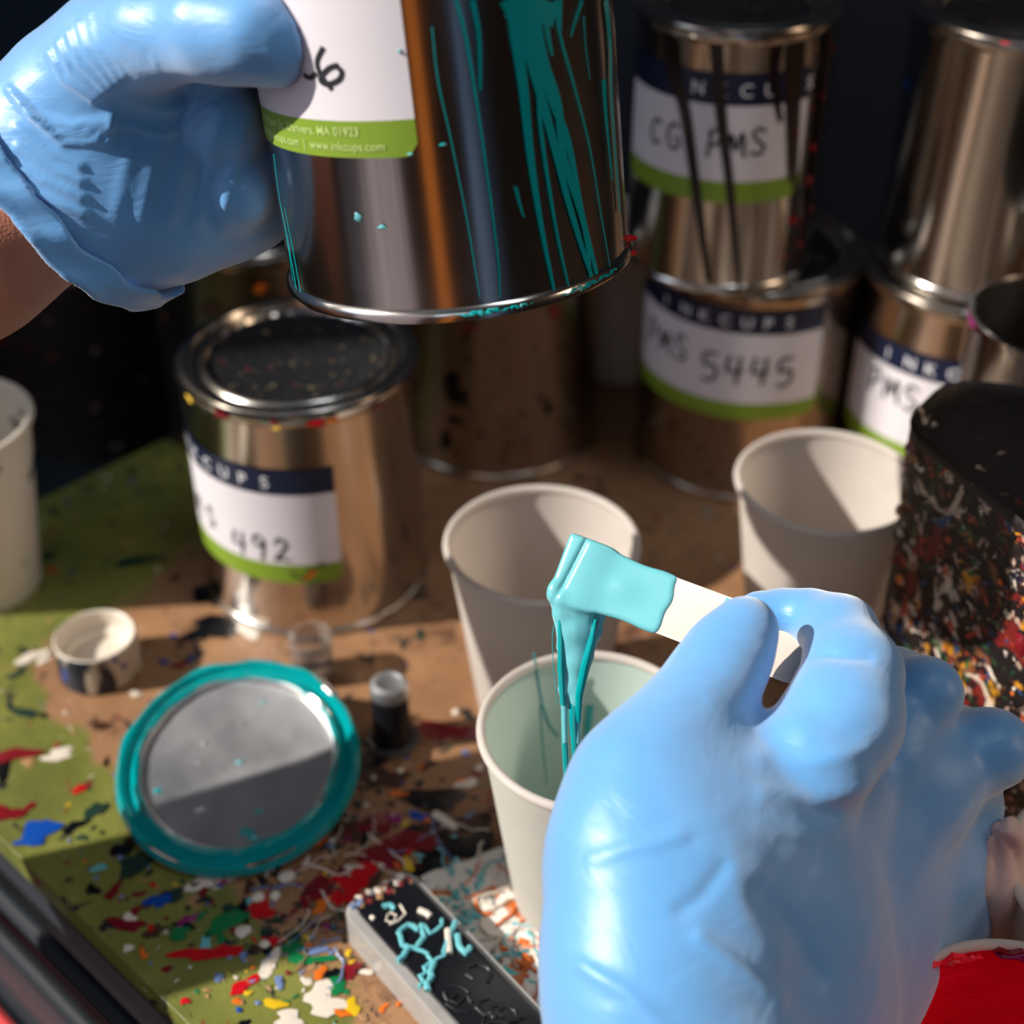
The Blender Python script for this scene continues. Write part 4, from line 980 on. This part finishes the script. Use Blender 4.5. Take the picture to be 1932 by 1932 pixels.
# left wall, its unseen window opening sized to cut the sunlight
WY0, WY1, WZ0, WZ1 = -1.1, .37, .40, 1.9
mb = MB()
for lo_, hi_ in (((X0-.08, Y0, Z0), (X0, WY0, Z1)), ((X0-.08, WY1, Z0), (X0, Y1, Z1)), ((X0-.08, WY0, Z0), (X0, WY1, WZ0)), ((X0-.08, WY0, WZ1), (X0, WY1, Z1))): mb.box(lo_, hi_, M_wallw)
tag(mb.build('wall_left', smooth=False), kind='structure')
mb = MB()
for y in (WY0, WY1-.03): mb.box((X0-.06, y, WZ0), (X0-.02, y+.03, WZ1), M_frame)
for z in (WZ0, WZ1-.03): mb.box((X0-.06, WY0, z), (X0-.02, WY1, z+.03), M_frame)
tag(mb.build('window_1', smooth=False), kind='structure')

# props added out of view, only for their reflections in the metal
cu = empty('reflection_drape', (-1.05, -.02, -.60), 'grey lilac curtain added left of the table to be mirrored in the held can', 'reflection_drape')
M_reflgrey = plain('reflection_grey', 'b8b0ba', .9, var=.05); translucent(M_reflgrey, .6, 'c4bcc6')
mb = MB(); n = 90; vs = []
for i in range(n+1):
    t = i/n; d_ = .02*math.sin(t*70)+.01*math.sin(t*41)
    for z in (0, 2.0): vs.append((t*.60+d_*.5, -t*.55+d_, z))
mb.add(vs, [(2*i, 2*i+2, 2*i+3, 2*i+1) for i in range(n)], M_reflgrey); mb.build('cloth', cu)
bd = empty('reflection_board', (-.13, -.62, -.62), 'orange wooden plank added behind the camera for an orange streak in the held can', 'reflection_board', rot=(0, 0, math.radians(30)))
mb = MB(); mb.box((-.08, -.012, 0), (.08, .012, 1.6), plain('reflection_orange', 'e8862a', .6)); mb.build('board', bd, smooth=False)
dr = empty('reflection_drum', (.55, -.8, -.62), 'grey blue plastic barrel added behind the camera to be mirrored in the held can', 'reflection_drum')
mb = MB(); mb.lathe([(0, 0), (.2, 0), (.22, .03), (.22, .3), (.228, .32), (.22, .34), (.22, .6), (.228, .62), (.22, .64), (.21, .86), (.2, .88), (0, .88)], plain('reflection_blue', '50688a', .3), 64); mb.build('body', dr)

# ------------------------------------------------------------------ light
def area(name, loc, target, sx_, sy_, e, col):
    l = bpy.data.lights.new(name, 'AREA'); l.shape = 'RECTANGLE'; l.size = sx_; l.size_y = sy_; l.energy = e; l.color = col
    o = bpy.data.objects.new(name, l); COL.objects.link(o); o.location = loc
    o.rotation_euler = (Vector(target)-Vector(loc)).to_track_quat('-Z', 'Y').to_euler(); return o
sd = Vector((.795, .145, -.59)).normalized()
sl_ = bpy.data.lights.new('sun', 'SUN'); sl_.energy = 5.8; sl_.angle = math.radians(.7); sl_.color = (1, .93, .84)
so = bpy.data.objects.new('sun', sl_); COL.objects.link(so); so.rotation_euler = sd.to_track_quat('-Z', 'Y').to_euler()
area('window_glow', (X0-.12, -.26, 1.35), (X0+1, -.26, 1.3), 1.4, 1.1, 9, (.80, .90, 1))
area('front_fill', (-.3, Y0+.05, 1.2), (0, .5, .1), .7, 1.1, 3.5, (.62, .80, 1))  # added cool fill; the front wall has no window
area('side_fill', (X1-.05, .1, .7), (0, .5, .1), .35, 1.1, 7, (1, .76, .54))  # added warm fill for the right side and back, no real lamp
area('ceiling_fill', (.5, .2, Z1-.04), (.3, .4, 0), .3, 1.2, 9, (.86, .92, 1))  # added ambient fill from above, not a fixture of the room
wd = bpy.data.worlds.new('world'); sc.world = wd; wd.use_nodes = True
bg = wd.node_tree.nodes['Background']; bg.inputs[0].default_value = (.45, .65, 1, 1); bg.inputs[1].default_value = .6
vs_ = sc.view_settings; vs_.view_transform = 'Standard'; vs_.look = 'None'; vs_.gamma = 1; vs_.exposure = .12; vs_.use_curve_mapping = False
